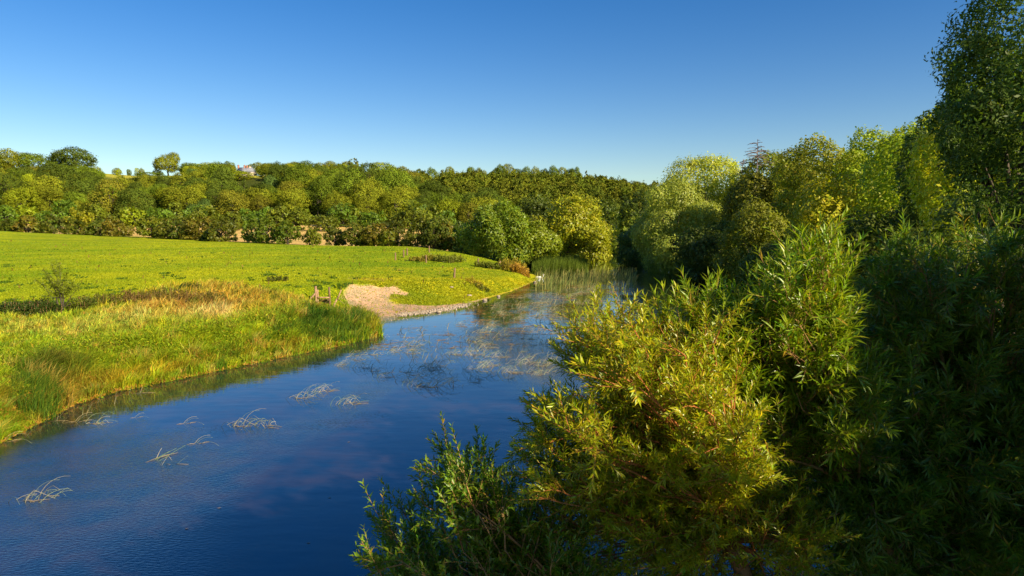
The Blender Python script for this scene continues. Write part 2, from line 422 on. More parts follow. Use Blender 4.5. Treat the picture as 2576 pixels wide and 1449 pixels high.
def trunk_mesh(rng, cs, zc, r0, base=0., top=None, sides=7):
    mb = MB(); t = np.linspace(0, 1, 6); top = zc if top is None else top
    wob = rng.normal(size=(6, 2)) * r0 * .5; wob[0] = 0
    c0 = cs[0]
    P = np.stack([c0[0] * t + wob[:, 0], c0[1] * t + wob[:, 1], base + (top - base) * t], -1)
    mb.tube(P, r0 * (1.25 - .85 * t), sides)
    for c in cs[1:]:
        k = rng.uniform(.35, .85); s = P[0] * (1 - k) + P[-1] * k
        mb.tube(limb(s, c, .08, 5, rng), np.linspace(r0 * .4, r0 * .08, 5), 5)
    return mb

def rgb(c, lo=1.0): return (c[0] * lo, c[1] * lo, c[2] * lo, 1)
def proto_tree(seed, n=3000, Rv=(6, 6, 6.2), leaf=.75, H=13.5, K=14, lobe=.42, shape='round', name='hill_tree', sig=.06):
    rng = np.random.default_rng(seed); Rv = (Rv[0], Rv[1], H / 2 - .3) if shape == 'round' else Rv; zc = H - Rv[2]
    V, F, c, cs, rs = crown_mesh(rng, n, Rv, leaf, zc, K, lobe, 10, sig, shape=shape)
    root = empty(name, (0, 0, 0))
    cr = build('crown', V, [F], M_tree, c, root)
    trunk_mesh(rng, cs[:8], zc, .4, -.6, sides=6).build('trunk', M_bark, root)
    return root

GREENS = {
 'dark green': (.075, .104, .010), 'mid green': (.115, .160, .010), 'olive green': (.165, .180, .010), 'bright yellow-green': (.215, .25, .010),
 'brownish olive': (.16, .155, .012), 'blue-green': (.10, .16, .03), 'golden green': (.24, .25, .012)}
NUM = ['first','second','third','fourth','fifth','sixth','seventh','eighth','ninth','tenth','eleventh','twelfth','thirteenth','fourteenth','fifteenth','sixteenth','seventeenth','eighteenth','nineteenth','twentieth',
 'twenty-first','twenty-second','twenty-third','twenty-fourth','twenty-fifth','twenty-sixth','twenty-seventh','twenty-eighth','twenty-ninth','thirtieth','thirty-first','thirty-second','thirty-third','thirty-fourth','thirty-fifth','thirty-sixth','thirty-seventh','thirty-eighth','thirty-ninth','fortieth']

protos = [proto_tree(100 + i, 9000, (6, 6, 6.4), .46, 13 + (i % 3), 11 + 2 * (i % 4), .44 + .03 * (i % 3)) for i in range(6)]
conif = proto_tree(150, 2200, (3.4, 3.4, 7), .6, 15, 26, .45, 'cone', 'conifer_tree')
used = set()
def put_hill(pr, x, y, s, sz, colname, jitter=.12, color=None):
    c = np.array(color if color else GREENS[colname]) * R.uniform(1 - jitter, 1 + jitter)
    loc = (x, y, float(hz(x, y)) - .3); rz = R.uniform(0, 6.28)
    if pr not in used:
        used.add(pr); pr.location = loc; pr.rotation_euler = (0, 0, rz); pr.scale = (s, s, sz)
        for ch in pr.children:
            if ch.name.startswith('crown'): ch.color = (*c, 1)
        return pr
    return copy_tree(pr, loc, rz, (s, s, sz), (*c, 1))

# specified landmark trees on the hill: dx, dy_top, half width, Y, colour, label
HILL = []
def hill_spec(dx, dytop, hw, Y, colname, label, name=None, pr=None):
    x = (dx - 1288) / FD * Y; zt = float(atd(dx, dytop, Y)[2]); g_ = float(hz(x, Y)); h = max(zt - g_, 5)
    pr = pr or protos[len(HILL) % 6]
    ph = max(v[2] for v in [(c.co.x, c.co.y, c.co.z) for c in pr.children[0].data.vertices])
    s = hw / FD * Y / 6.0
    o = put_hill(pr, x, Y, s, (h + .3) / ph, colname, .03)
    tag(o, label, 'tree', 'trees on the wooded hillside'); HILL.append((x, Y, s * 6)); return o
hill_spec(433,379,30,392,'olive green','lone round olive green tree standing up against the sky on the left skyline')
hill_spec(205,365,56,352,'dark green','largest dark green skyline tree near the left end of the hill')
hill_spec(160,386,34,350,'mid green','mid green skyline tree touching the left side of the largest dark one')
hill_spec(110,382,38,356,'mid green','broad skyline tree with the second from the left tree leaning on it')
hill_spec(48,372,44,350,'olive green','tall olive green skyline tree at the far left end of the hill')
hill_spec(8,378,30,372,'dark green','dark skyline tree half cut by the left edge of the view')
hill_spec(20,430,46,300,'bright yellow-green','large bright yellow-green tree low at the left edge of the view')
hill_spec(110,455,50,285,'bright yellow-green','bright yellow-green tree right of the one at the left edge')
hill_spec(285,448,44,262,'brownish olive','dark brownish dome-shaped tree low on the slope above the hedge')
hill_spec(348,470,38,258,'dark green','smaller dark dome-shaped tree right beside the brownish dome tree')
hill_spec(488,407,27,384,'mid green','round mid green tree on the skyline left of the house')
hill_spec(528,405,36,392,'bright yellow-green','light green skyline tree between the round tree and the house')
hill_spec(584,404,16,398,'mid green','small round dark tree on the skyline just left of the chimneys')
hill_spec(648,406,22,402,'olive green','olive tree on the skyline just right of the chimneys')
hill_spec(968,405,33,395,'bright yellow-green','tall yellow-green tree on the skyline right of the field gap')
hill_spec(872,404,22,402,'olive green','tall olive tree on the skyline left of the field gap')
hill_spec(893,424,14,402,'dark green','small dark tree leaning on the right of the tall olive skyline tree')
hill_spec(922,440,14,396,'dark green','small dark bush-like tree in the field gap on the skyline')
hill_spec(1010,414,34,398,'brownish olive','brownish olive tree right of the tall yellow-green skyline tree')
hill_spec(1045,428,30,396,'brownish olive','russet olive tree second right of the tall yellow-green skyline tree')
hill_spec(380,440,40,345,'mid green','tall mid green tree below the lone skyline tree, standing in a hollow')
hill_spec(610,428,34,352,'bright yellow-green','rounded yellow-green tree directly below and left of the house')
hill_spec(826,403,28,404,'olive green','broad olive tree on the skyline left of the tall pair')
hill_spec(778,402,30,404,'dark green','dark skyline tree halfway between the house and the field gap')
hill_spec(735,404,28,404,'olive green','olive skyline tree right of the house by two crowns')
hill_spec(690,409,26,404,'mid green','mid green skyline tree, next but one right of the house')

SX, SY = (600, 640), (412, 450)         # keep the house in view
cands = []
tries = 0
while tries < 12000 and len(cands) < 262:
    tries += 1
    dx = R.uniform(-60, 1230); Y = math.sqrt(R.uniform(262 ** 2, 398 ** 2)); x = (dx - 1288) / FD * Y
    if dx > 940 and Y > 300 + (1230 - dx) * .33: continue
    s = R.uniform(.6, 1.3) if Y < 330 else R.uniform(.5, .95)
    z = float(hz(x, Y)); H_ = 14 * s * R.uniform(.75, .95)
    tx, ty = proj(np.array([x, Y, z + H_])); bx, by = proj(np.array([x, Y, z]))
    hwp = 6 * s * FD / Y
    if ty < 412 and dx < 940 : continue
    if 255 < dx < 480 and ty < 436: continue
    if 590 - hwp * .8 < tx < 645 + hwp * .8 and 412 < by and ty < 450: continue
    if 905 < dx < 990 and ty < 462 and Y > 330: continue
    if any((x - a) ** 2 + (Y - b) ** 2 < (.70 * (6 * s + c)) ** 2 for a, b, c in HILL): continue
    HILL.append((x, Y, 6 * s)); cands.append((x, Y, s, H_ / 14, dx))
print('hill trees', len(cands))
# low shrubs on the skyline gap
for dx in (300, 318, 340, 352, 366, 392, 408, 462, 478):
    Y = 385; x = (dx - 1288) / FD * Y; cands.append((x, Y + R.uniform(-6, 8), R.uniform(.2, .38), R.uniform(.2, .34), dx))
names = list(GREENS)
rows = {}
for cnd in cands:
    rows.setdefault(int((cnd[1] - 245) // 26), []).append(cnd)
for rk in sorted(rows):
    lst = sorted(rows[rk], key=lambda c: c[4])
    for j, (x, Y, s, sz, dx) in enumerate(lst):
        p = np.array([.26, .31, .25, .10, .05, .02, .01]); cn = names[R.choice(7, p=p / p.sum())]
        con = (rk * 7 + j) % 13 == 5 and s > .5
        o = put_hill(conif if con else protos[R.integers(6)], x, Y, s, sz * (1.1 if con else 1), 'dark green' if con else cn, .22)
        if con: cn = 'dark pointed'
        jn = NUM[j] if j < len(NUM) else str(j + 1) + 'th'
        size = 'small' if s < .45 else ('large' if s > .85 else 'middling')
        tag(o, f'{size} {cn} tree on the left hillside, {jn} from left, {NUM[rk]} row up', 'tree', 'trees on the wooded hillside')

# far ridge: one mass of woodland plus single skyline trees
def merged_crowns(name, spots, mat, label, cat, leafk=1.0, per=420):
    Vs, Fs, Cs = [], [], []; n0 = 0
    for (x, y, z, rx, rz, col, cone) in spots:
        V, F, c, _, _ = crown_mesh(R, per, (rx, rx, rz), 1.25 * leafk, z, 9 if not cone else 16, .46, 8, .07, shape='cone' if cone else 'round')
        V = V + np.array([x, y, 0]); Vs.append(V); Fs.append(F + n0); Cs.append(c * np.array(col)); n0 += len(V)
    o = build(name, np.vstack(Vs), [np.vstack(Fs)], mat, np.vstack(Cs)); tag(o, label, cat, kind='stuff'); return o
spots = []
for i in range(2600):
    dx = R.uniform(880, 1760); Y = R.uniform(385, 760); x = (dx - 1288) / FD * Y
    if R.uniform() > (760 / 560) ** 1 * (Y / 760): continue
    z = float(hz(x, Y)); 
    if z < 2 or len(spots) > 900: continue
    rx = R.uniform(3.6, 6.2); rz = R.uniform(3.6, 5.2); h = rz * 2 * .92
    tx, ty = proj(np.array([x, Y, z + h]))
    if dx < 1000 and Y > 400 and ty < 430: continue
    cn = names[R.choice(5, p=[.22, .22, .34, .04, .18])]; cone = R.uniform() < .22
    col = (np.array(GREENS[cn]) * .45 + np.array([.115, .135, .012]) * .45) * R.uniform(.75, 1.2)
    spots.append((x, Y, z + rz * .85 + (3 if cone else 0), rx * (.62 if cone else 1), rz * (1.25 if cone else 1), col, cone))
M_wood = foliage('woodland_leaves', .14, .7, .06, gain=1.1)
merged_crowns('woodland', spots, M_wood, 'far wooded ridge of olive and dark green trees behind the riverside willows', 'woodland')
sk = [(1130,422),(1160,430),(1185,421),(1210,424),(1245,418),(1262,417),(1280,416),(1300,419),(1322,421),(1345,420),(1368,419),(1390,421),(1412,424),(1432,418),(1445,422),(1480,440),(1520,446),(1560,455),(1595,458),(1090,424),(1060,420)]
for j, (dx, dyt) in enumerate(sorted(sk)):
    Y = 705; x = (dx - 1288) / FD * Y; zt = float(atd(dx, dyt, Y)[2]); g_ = float(hz(x, Y))
    h = np.clip(zt - g_, 7, 22)
    o = put_hill(protos[j % 6], x, Y, R.uniform(.8, 1.15), h / 14, ['dark green', 'mid green', 'olive green'][j % 3], .1)
    tag(o, f'{["dark green","mid green","olive green"][j%3]} tree on the far ridge skyline, {NUM[j]} from the left', 'tree', 'trees on the far ridge skyline')

# ---- generic riverside tree
RB = 'trees along the right bank'
def tree_at(name, label, dx, dytop, dybot, hw, Y, col, n=None, lpx=2.5, K=18, lobe=.40, shape='round', droop=.2, seed=None, group=None, cat='tree', mat=None, aspect=.6, sig=.06, ry=1.0, trunk_r=None, xoff=0, huevar=.07, spray=10, cover=4.0, skirt=.16):
    rng = np.random.default_rng(seed or int(dx * 7 + Y))
    if group == RB and Y > 20 and shape != 'cone': hw = hw * 1.14; cover = 5.5
    if mat is not None: cover = 6.5
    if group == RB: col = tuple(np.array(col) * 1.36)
    x = (dx - 1288) / FD * Y; zt = float(atd(dx, dytop, Y)[2]); zb = float(atd(dx, dybot, Y)[2]); g_ = max(float(hz(x + xoff, Y)), -.2)
    zb = max(zb, g_ - .2); zb -= skirt * (zt - zb); Rz = (zt - zb) / 2; Rx = hw / FD * Y; zc = (zt + zb) / 2 - g_
    leaf = lpx * Y / 683.
    if n is None:
        n = int(cover * (4 * Rx * Rz) / (leaf * leaf * aspect * .5)); n = int(np.clip(n, 1500, 45000))
    root = empty(name, (x + xoff, Y, g_))
    V, F, c, cs, rs = crown_mesh(rng, n, (Rx, Rx * ry, Rz), leaf, zc, K, lobe, spray, sig * .9, droop, shape, aspect, huevar, (-xoff, 0))
    zm = V.reshape(-1, 4, 3)[:, :, 2].min(1) > .02; V = V.reshape(-1, 4, 3)[zm].reshape(-1, 3); c = c.reshape(-1, 4, 3)[zm].reshape(-1, 3); F = np.arange(len(V)).reshape(-1, 4)
    cs = np.array([q for q in cs if q[2] > .8] or [cs[0]])
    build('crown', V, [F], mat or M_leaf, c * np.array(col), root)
    trunk_mesh(rng, cs[:9], zc, trunk_r or max(.12, Rx * .07), -.4).build('trunk', M_bark, root)
    tag(root, label, cat, group); return root
YG = (.22, .27, .010); OL = (.15, .18, .012); DG = (.065, .11, .012); GR = (.11, .18, .012); WG = (.22, .225, .045); BR = (.20, .15, .018); GO = (.26, .26, .012)
M_wl = foliage('far_willow_leaves', .38, .45, .35)
T = tree_at
T('willow_tree', 'bushy bright green willow at the inlet beside the fence posts', 1258,506,672,96,104,(.19,.255,.012), lpx=3.0, K=26, lobe=.30, droop=.1, mat=M_wl, aspect=.35, sig=.05, huevar=.11)
T('willow_tree', 'low green willow shoulder leaning right of the inlet willow', 1345,560,672,58,103,(.24,.29,.012), lpx=2.8, K=18, lobe=.32, mat=M_wl, aspect=.35)
T('willow_tree', 'wide golden yellow willow with bare limbs showing, behind the reed bed', 1430,498,652,104,122,(.34,.345,.012), lpx=2.8, K=26, lobe=.30, mat=M_wl, aspect=.4, huevar=.11)
T('willow_tree', 'small golden willow touching the water right of the wide golden one', 1485,560,658,52,116,(.33,.335,.012), lpx=2.8, K=16, mat=M_wl, aspect=.4)
T('willow_tree', 'pale green bush far up the river where the water narrows', 1572,530,650,46,150,(.19,.24,.02), K=16)
T('alder_tree', 'dark green tree behind the golden willow at the river bend', 1520,500,640,44,170,(.085,.12,.012))
T('alder_tree', 'dark tree between the river bend and the great grey willow', 1612,470,650,46,150,(.07,.10,.012))
T('alder_tree', 'green alder left of the inlet willow beyond the hedge end', 1165,560,660,36,122,(.12,.17,.012))
T('alder_tree', 'rounded olive tree rising behind the inlet willow', 1130,545,640,60,150,OL)
T('alder_tree', 'dark green tree in the valley above the golden willow', 1350,490,620,60,190,(.09,.12,.012))
T('alder_tree', 'small leafy alder hanging over the inlet mouth', 1150,600,655,34,112,(.15,.20,.012))
RB = 'trees along the right bank'
T('willow_tree', 'great grey-green willow, the rear dome of the pair above the river bend', 1775,392,660,106,96,(.34,.36,.025), lpx=2.6, K=34, lobe=.34, droop=.35, mat=M_wl, aspect=.35, group=RB, sig=.045)
T('willow_tree', 'great grey-green willow, the front dome hanging over the water', 1695,445,680,92,88,(.25,.28,.035), lpx=2.6, K=30, lobe=.34, droop=.5, mat=M_wl, aspect=.35, group=RB, sig=.045)
T('willow_tree', 'low grey-green bush trailing in the water under the great willow', 1612,560,668,50,104,(.10,.14,.02), lpx=2.6, K=18, droop=.4, mat=M_wl, aspect=.35, group=RB)
T('conifer_tree', 'small dark conifer peeping over the great willow', 1838,393,520,16,120,(.04,.07,.012), shape='cone', K=22, group=RB)
T('alder_tree', 'brown-green tree on the skyline below the bare dead tree', 1935,358,620,72,88,(.16,.18,.012), K=26, lobe=.34, group=RB, huevar=.11)
T('alder_tree', 'low olive tree with a ragged top left of the dead tree', 1890,420,640,60,80,(.15,.15,.014), K=22, lobe=.34, group=RB)
T('sycamore_tree', 'tall pointed olive tree with reddish shoots at its top', 2040,322,720,82,62,(.20,.21,.012), K=34, lobe=.34, group=RB, huevar=.11, sig=.05)
T('maple_tree', 'rounded bright tree on the skyline right of the pointed olive tree', 2165,306,640,68,66,(.23,.28,.012), K=24, lobe=.34, group=RB)
T('maple_tree', 'yellow-green dome in front of the rounded skyline tree', 2140,370,640,52,58,(.26,.31,.012), K=24, lobe=.34, group=RB)
T('hazel_tree', 'golden bush catching the sun in the middle of the right bank', 2110,448,740,112,47,(.34,.32,.012), K=34, lobe=.34, group=RB, huevar=.11, lpx=3.4)
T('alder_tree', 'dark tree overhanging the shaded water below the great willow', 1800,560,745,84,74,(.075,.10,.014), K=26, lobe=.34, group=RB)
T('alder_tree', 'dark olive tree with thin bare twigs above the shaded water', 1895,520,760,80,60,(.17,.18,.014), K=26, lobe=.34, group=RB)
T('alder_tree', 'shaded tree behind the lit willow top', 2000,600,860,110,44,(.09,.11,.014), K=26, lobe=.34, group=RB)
T('ash_tree', 'yellow-green ash below the dark skyline ash', 2290,318,700,110,38,(.22,.27,.012), K=34, lobe=.34, group=RB, lpx=3.6, huevar=.11)
T('ash_tree', 'dark ash with jagged leaves poking out against the sky', 2345,262,560,66,29,(.085,.125,.014), K=30, lobe=.34, group=RB, lpx=4.2, aspect=.4)
T('ash_tree', 'sunlit yellow ash tucked under the tallest ash', 2425,225,640,105,24,(.36,.37,.014), K=34, lobe=.34, group=RB, lpx=4.4, aspect=.4, huevar=.11)
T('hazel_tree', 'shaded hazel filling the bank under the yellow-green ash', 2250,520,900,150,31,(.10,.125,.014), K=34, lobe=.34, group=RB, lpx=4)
T('maple_tree', 'olive maple filling the skyline between the pointed tree and the rounded one', 2100,372,640,62,70,(.22,.22,.014), K=26, lobe=.34, group=RB)
T('maple_tree', 'yellow-green maple below the skyline left of the jagged ash', 2235,352,640,70,50,(.23,.28,.012), K=28, lobe=.34, group=RB, lpx=3.2, huevar=.11)
T('ash_tree', 'yellow-green ash on the skyline left of the jagged dark one', 2265,296,640,66,44,(.24,.29,.012), K=28, group=RB, lpx=3)
T('ash_tree', 'green ash just behind the jagged skyline ash', 2400,262,620,84,33,(.21,.23,.014), K=30, lobe=.34, group=RB, lpx=3.6, huevar=.11)
T('alder_tree', 'olive alder behind the dead trees, low on the skyline', 1985,372,640,60,78,(.19,.19,.014), K=26, lobe=.34, group=RB)
T('ash_tree', 'green ash behind the tallest ash at the right edge', 2540,150,700,120,24,(.14,.19,.014), K=34, lobe=.34, group=RB, lpx=4.2, aspect=.4)
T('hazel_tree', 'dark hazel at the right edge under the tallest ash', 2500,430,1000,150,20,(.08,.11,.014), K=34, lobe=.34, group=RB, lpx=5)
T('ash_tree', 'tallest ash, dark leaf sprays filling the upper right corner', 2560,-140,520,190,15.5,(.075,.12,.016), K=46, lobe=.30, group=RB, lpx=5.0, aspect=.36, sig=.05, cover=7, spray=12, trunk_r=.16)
T('ash_tree', 'left arm of the tallest ash reaching over the sky', 2450,70,420,108,16.5,(.10,.15,.016), K=18, lobe=.30, group=RB, lpx=5.2, aspect=.36, cover=4.5, spray=12, xoff=1.2)

# unseen trees added right of the view, sized to shade the near willows
def shade_tree(x, y, H, Rx, seed, label):
    rng = np.random.default_rng(seed); g_ = float(hz(x, y)); Rz = (H - g_) * .48; zc = H - g_ - Rz
    root = empty('ash_tree', (x, y, g_))
    V, F, c, cs, rs = crown_mesh(rng, 9000, (Rx, Rx, Rz), .30, zc, 26, .32, 10, .07, .2)
    build('crown', V, [F], M_leaf, c * np.array(DG), root); trunk_mesh(rng, cs[:8], zc, .25, -.4).build('trunk', M_bark, root)
    tag(root, label, 'tree', RB)
shade_tree(10.8, 3.0, 9.5, 3.0, 1, 'unseen ash added for its shade, just right of the view, nearest the camera')
shade_tree(11.0, -3.2, 9.3, 3.4, 2, 'unseen ash added for its shade, behind the camera on the right bank')
shade_tree(8.5, -.5, 8.45, 3.0, 4, 'low unseen ash added to shade the lower willows, close behind the camera')
shade_tree(13.0, 8.0, 11.0, 3.2, 3, 'unseen ash added for its shade, beside the tallest ash, outside the view')

# dead trees
def dead_tree(dx, dyt, dyb, Y, spread, seed, label, lean=0):
    rng = np.random.default_rng(seed); b = atd(dx, dyb, Y); t = atd(dx + lean, dyt, Y); g_ = float(hz(b[0], Y)); root = empty('dead_tree', (b[0], Y, g_))
    h = t[2] - g_; mb = MB(); k = np.linspace(0, 1, 9); topx = t[0] - b[0]
    P = np.stack([topx * np.maximum(k - .5, 0) * 2, 0 * k, h * k], -1) + rng.normal(size=(9, 3)) * [.05, .05, 0]
    mb.tube(P, .16 - .13 * k, 6); mb.build('trunk', M_dead, root); mb = MB()
    for i in range(46):
        f = rng.uniform(.78, .99); s = np.array([np.interp(f, k, P[:, 0]), 0, h * f]); a = rng.uniform(0, 6.28); L = spread * (1.15 - f) * 2.2 * rng.uniform(.5, 1)
        e = s + np.array([math.cos(a) * L, math.sin(a) * L * .6, L * rng.uniform(-.25, .25)]); q = limb(s, e, .14, 6, rng); mb.tube(q, np.linspace(.045, .018, 6), 4)
        e2 = q[3] + np.array([math.cos(a + .6) * L * .4, math.sin(a + .6) * L * .4, -.1 * L]); mb.tube(limb(q[3], e2, .1, 4, rng), np.linspace(.025, .012, 4), 4)
    mb.build('branches', M_dead, root); tag(root, label, 'dead tree')
M_dead = rough_mat('dead_wood', (.10, .075, .07), (.22, .17, .15), 10, .9, .3)
dead_tree(1906, 350, 410, 84, 3.2, 5, 'bare dead tree with spreading twigs against the sky')
dead_tree(1862, 400, 440, 92, 1.8, 6, 'smaller leaning bare dead stem left of the spreading dead tree', 9)

# ------------------------------------------------------------------ hedge across the meadow
HB = [(30,556,46),(75,548,40),(140,545,46),(205,556,42),(255,552,38),(300,543,40),(8,560,36),(105,560,30)]
HB2 = [(385,545,44),(440,548,50),(505,545,52),(560,550,46),(470,560,40),(645,552,36),(672,540,34),(725,558,36),(785,572,24),(845,572,34),(895,565,38),(950,560,42),(1000,560,44),(1050,552,46),(1090,550,44),(1118,565,36),(405,575,30),(535,580,34),(975,580,34),(925,585,28)]
hl_px = [0, 200, 400, 600, 900, 1150]; hl_y = [586, 591.5, 600, 611, 619, 618]; hl_Y = [175, 167, 152, 132, 117, 108]
BRN = [(.15, .165, .012), (.12, .15, .012), (.19, .165, .013), (.20, .22, .012), (.13, .145, .012)]
allb = sorted(HB + HB2)
for j, (dx, dyt, hw) in enumerate(allb):
    Y = np.interp(dx, hl_px, hl_Y) + 1.5 + (3 if j % 3 == 0 else 0); by = np.interp(dx, hl_px, hl_y) - 1
    c = BRN[j % 5] if not 640 <= dx <= 740 else (.15, .20, .014)
    kind = 'pale green feathery' if 640 <= dx <= 740 else ['olive brown', 'dark olive', 'russet', 'yellowish olive', 'dusky olive'][j % 5]
    T('hedge_bush', f'{kind} hawthorn bush in the meadow hedge, {NUM[j]} from the left', dx, dyt, by + (3 if j % 2 else 7), hw * .86, Y, tuple(np.array(c) * .85), lpx=2.3, K=18, lobe=.38, seed=900 + j, group='bushes of the hedge across the meadow', cat='bush', huevar=.11, ry=.8, trunk_r=.22)
# low bright scrub between hedge and hill
for j, dx in enumerate(list(range(-20, 1160, 46))):
    dx = dx + R.uniform(-12, 12); Y = R.uniform(205, 236); hw = R.uniform(26, 44); by = float(proj(np.array([(dx-1288)/FD*Y, Y, float(hz((dx-1288)/FD*Y, Y))]))[1])
    c = [YG, OL, GR, GO, GR][R.integers(5)]
    cn = {YG: 'yellow-green', OL: 'olive', GR: 'fresh green', GO: 'golden'}[c]
    T('scrub_bush', f'{cn} scrub bush at the foot of the hill, {NUM[j]} from the left', dx, by - R.uniform(38, 58), by + 2, hw, Y, tuple(np.array(c) * R.uniform(.95, 1.3)), lpx=2.3, K=12, seed=1300 + j, group='scrub bushes at the foot of the hill', cat='bush')

# ------------------------------------------------------------------ house on the hill
def house():
    Y = 376.; dxl, dxr = 600, 642
    xl = (dxl - 1288) / FD * Y; xr = (dxr - 1288) / FD * Y; ztop = float(atd(615, 420, Y)[2]); g_ = float(hz((xl + xr) / 2, Y)); cx = (xl + xr) / 2
    root = empty('country_house', (cx, Y, g_)); wd = xr - xl; zt = ztop - g_; ev = zt - 2.6
    m = MB(); m.box((0, 3, ev / 2 - .5), (wd * .92, 6, ev + 1)); m.build('wall', rough_mat('house_render', (.40, .33, .26), (.50, .42, .34), 2), root)
    m = MB(); h = wd * .96 / 2; y0, y1 = -.4, 6.4
    V = np.array([[-h, y0, ev], [h, y0, ev], [h, y1, ev], [-h, y1, ev], [-h * .8, 3, zt], [h * .8, 3, zt]])
    m.add(V, [np.array([[0, 1, 5, 4], [2, 3, 4, 5]]), np.array([[1, 2, 5], [3, 0, 4]]), np.array([[0, 3, 2, 1]])])
    # front gable
    V = np.array([[-1.2, -1.6, ev], [1.6, -1.6, ev], [.2, -1.6, zt - .4], [-1.2, 3, ev], [1.6, 3, ev], [.2, 3, zt - .4]])
    m.add(V, [np.array([[0, 2, 5, 3], [1, 4, 5, 2]]), np.array([[0, 1, 2]])])
    rf = m.build('roof', rough_mat('roof_slate', (.14, .15, .18), (.24, .25, .28), 3), root)
    cm = rough_mat('chimney_brick', (.32, .13, .08), (.42, .20, .13), 6); wm = rough_mat('chimney_render', (.48, .38, .30), (.56, .46, .36), 4)
    for dx, t_, b_, w_, mm in ((602.5, 415.5, 424, .7, cm), (617.8, 416, 425, .7, cm), (624, 416.5, 425, .7, cm), (631, 419, 428, 1.3, wm)):
        x = (dx - 1288) / FD * Y - cx; z1 = float(atd(dx, t_, Y)[2]) - g_; z0 = float(atd(dx, b_, Y)[2]) - g_ - .8
        m = MB(); m.box((x, 3, (z0 + z1) / 2), (w_, .9, z1 - z0)); m.box((x, 3, z1 + .08), (w_ + .25, 1.1, .2)); m.tube([(x, 3, z1 + .18), (x, 3, z1 + .6)], .18, 6); m.build('chimney', mm, rf)
    for x in (-2.6, .2, 2.6):
        m = MB(); m.box((x, -.03 if x != .2 else -.03, ev - 1.2), (.9, .12, 1.3)); m.build('window', rough_mat('window_glass', (.03, .04, .05), (.05, .06, .08), 2, .2), root)
    tag(root, 'pale country house with slate roof and brick chimneys on the wooded hilltop', 'house')
    Y2 = 368.; x = (626 - 1288) / FD * Y2; g2 = float(hz(x, Y2)); r2 = empty('outbuilding', (x, Y2, g2)); zt = float(atd(626, 440, Y2)[2]) - g2
    m = MB(); m.box((0, 0, zt / 2 - .6), (3.2, 3, zt + .2)); m.build('wall', rough_mat('outbuilding_render', (.62, .55, .42), (.72, .66, .52), 2), r2)
    m = MB(); m.add(np.array([[-1.8, -1.7, zt - .5], [1.8, -1.7, zt - .5], [1.8, 1.7, zt - .5], [-1.8, 1.7, zt - .5], [-1.8, 0, zt + .5], [1.8, 0, zt + .5]]), [np.array([[0, 1, 5, 4], [2, 3, 4, 5], [0, 3, 2, 1]]), np.array([[1, 2, 5], [3, 0, 4]])])
    m.build('roof', rough_mat('outbuilding_roof', (.5, .38, .28), (.62, .5, .38), 2), r2); tag(r2, 'small cream outbuilding below the country house on the hill', 'outbuilding')
house()

# ------------------------------------------------------------------ posts and stile
posts = [(994.8,639,654.5,0),(1015.5,634,647,0),(1024.3,628,642,0),(1079.8,623,635,0),(1072,646,661,0),(1203,651,669,0),(1254,657,677,4.5),(1142,675,699,2.4)]
plab = ['dark fence post in the meadow, leftmost of the far row','dark fence post second from the left in the far row','dark fence post right beside the second one in the far row',
        'dark fence post nearest the hedge end','brown fence post standing in the weedy hollow','brown fence post at the inlet beside the bushy willow','leaning brown fence post among white flowers near the water','leaning rusty brown post alone on the grassy bank, nearest of all']
for (dx, t_, b_, ln), lb in zip(posts, plab):
    b = ground_at([dx], [b_], n=1500)[0]; h = (b_ - t_) / FD * b[1] * 1.02; lean = ln / FD * b[1]
    h = max(h, .9); rng = R; k = np.linspace(0, 1, 5)
    mb = MB(); P = np.stack([lean * k, .02 * np.sin(k * 5), -.25 + (h + .25) * k], -1); mb.tube(P, [.10, .095, .09, .088, .082], 8)
    o = mb.build('fence_post', M_post, loc=tuple(b)); tag(o, lb, 'fence post', 'fence posts along the river meadow')
# stile at disp (795-860, 718-775)
def stile():
    b = ground_at([815], [768], n=1500)[0]; Y = b[1]; s = Y / FD
    root = empty('wooden_stile', b); X = lambda d: (d - 815) * s; Z = lambda d: float(atd(815, d, Y)[2]) - b[2]
    def beam(p, q, r, name, dark=1.0, n=4):
        m = MB(); k = np.linspace(0, 1, 4)[:, None]; m.tube(np.array(p) * (1 - k) + np.array(q) * k, r, n, (dark,) * 3); m.build(name, M_post, root)
    beam((X(796), 0, -.3), (X(795), 0, Z(720)), .085, 'post', 1.5, 6); beam((X(799), .12, -.3), (X(799), .1, Z(729)), .05, 'post', 2.0, 6)
    beam((X(830), .05, -.3), (X(829), 0, Z(722)), .075, 'post', .8, 6)
    beam((X(797), -.02, Z(748.5)), (X(830), -.02, Z(748.5)), .05, 'rail', 2.0); beam((X(802), .35, Z(757)), (X(828), .35, Z(756)), .07, 'step_board', .6); beam((X(802), .5, Z(762)), (X(828), .5, Z(762)), .06, 'step_board', .6)
    beam((X(794), 0, Z(738)), (X(782), -.2, Z(752)), .07, 'brace', 1.3, 5)
    for dx in (806, 815, 824): beam((X(dx), .5, -.2), (X(dx), .45, Z(757)), .045, 'strut', .5, 5)
    tag(root, 'weathered wooden stile with two upright posts and a rail near the bare earth', 'stile')
    c = ground_at([837], [776], n=1500)[0]; s2 = c[1] / FD
    m = MB(); P = np.array([(0, 0, -.2), (.15, 0, .35), (.35, .02, .75), (.42, 0, .82)]); m.tube(P, [.12, .09, .08, .05], 6, (2.0,) * 3)
    P = np.array([(.36, 0, .72), (.5, .02, 1.0), (.72, 0, 1.5)]); m.tube(P, [.06, .06, .045], 6, (1.6,) * 3); m.tube(np.array([(.4, 0, .8), (.9, .1, .35), (1.2, .1, .02)]), [.03, .02, .015], 5)
    o = m.build('broken_post', M_post, loc=tuple(c)); o.scale = (.85, .85, .85); tag(o, 'broken pale grey post leaning to the right beside the stile', 'broken post')
stile()

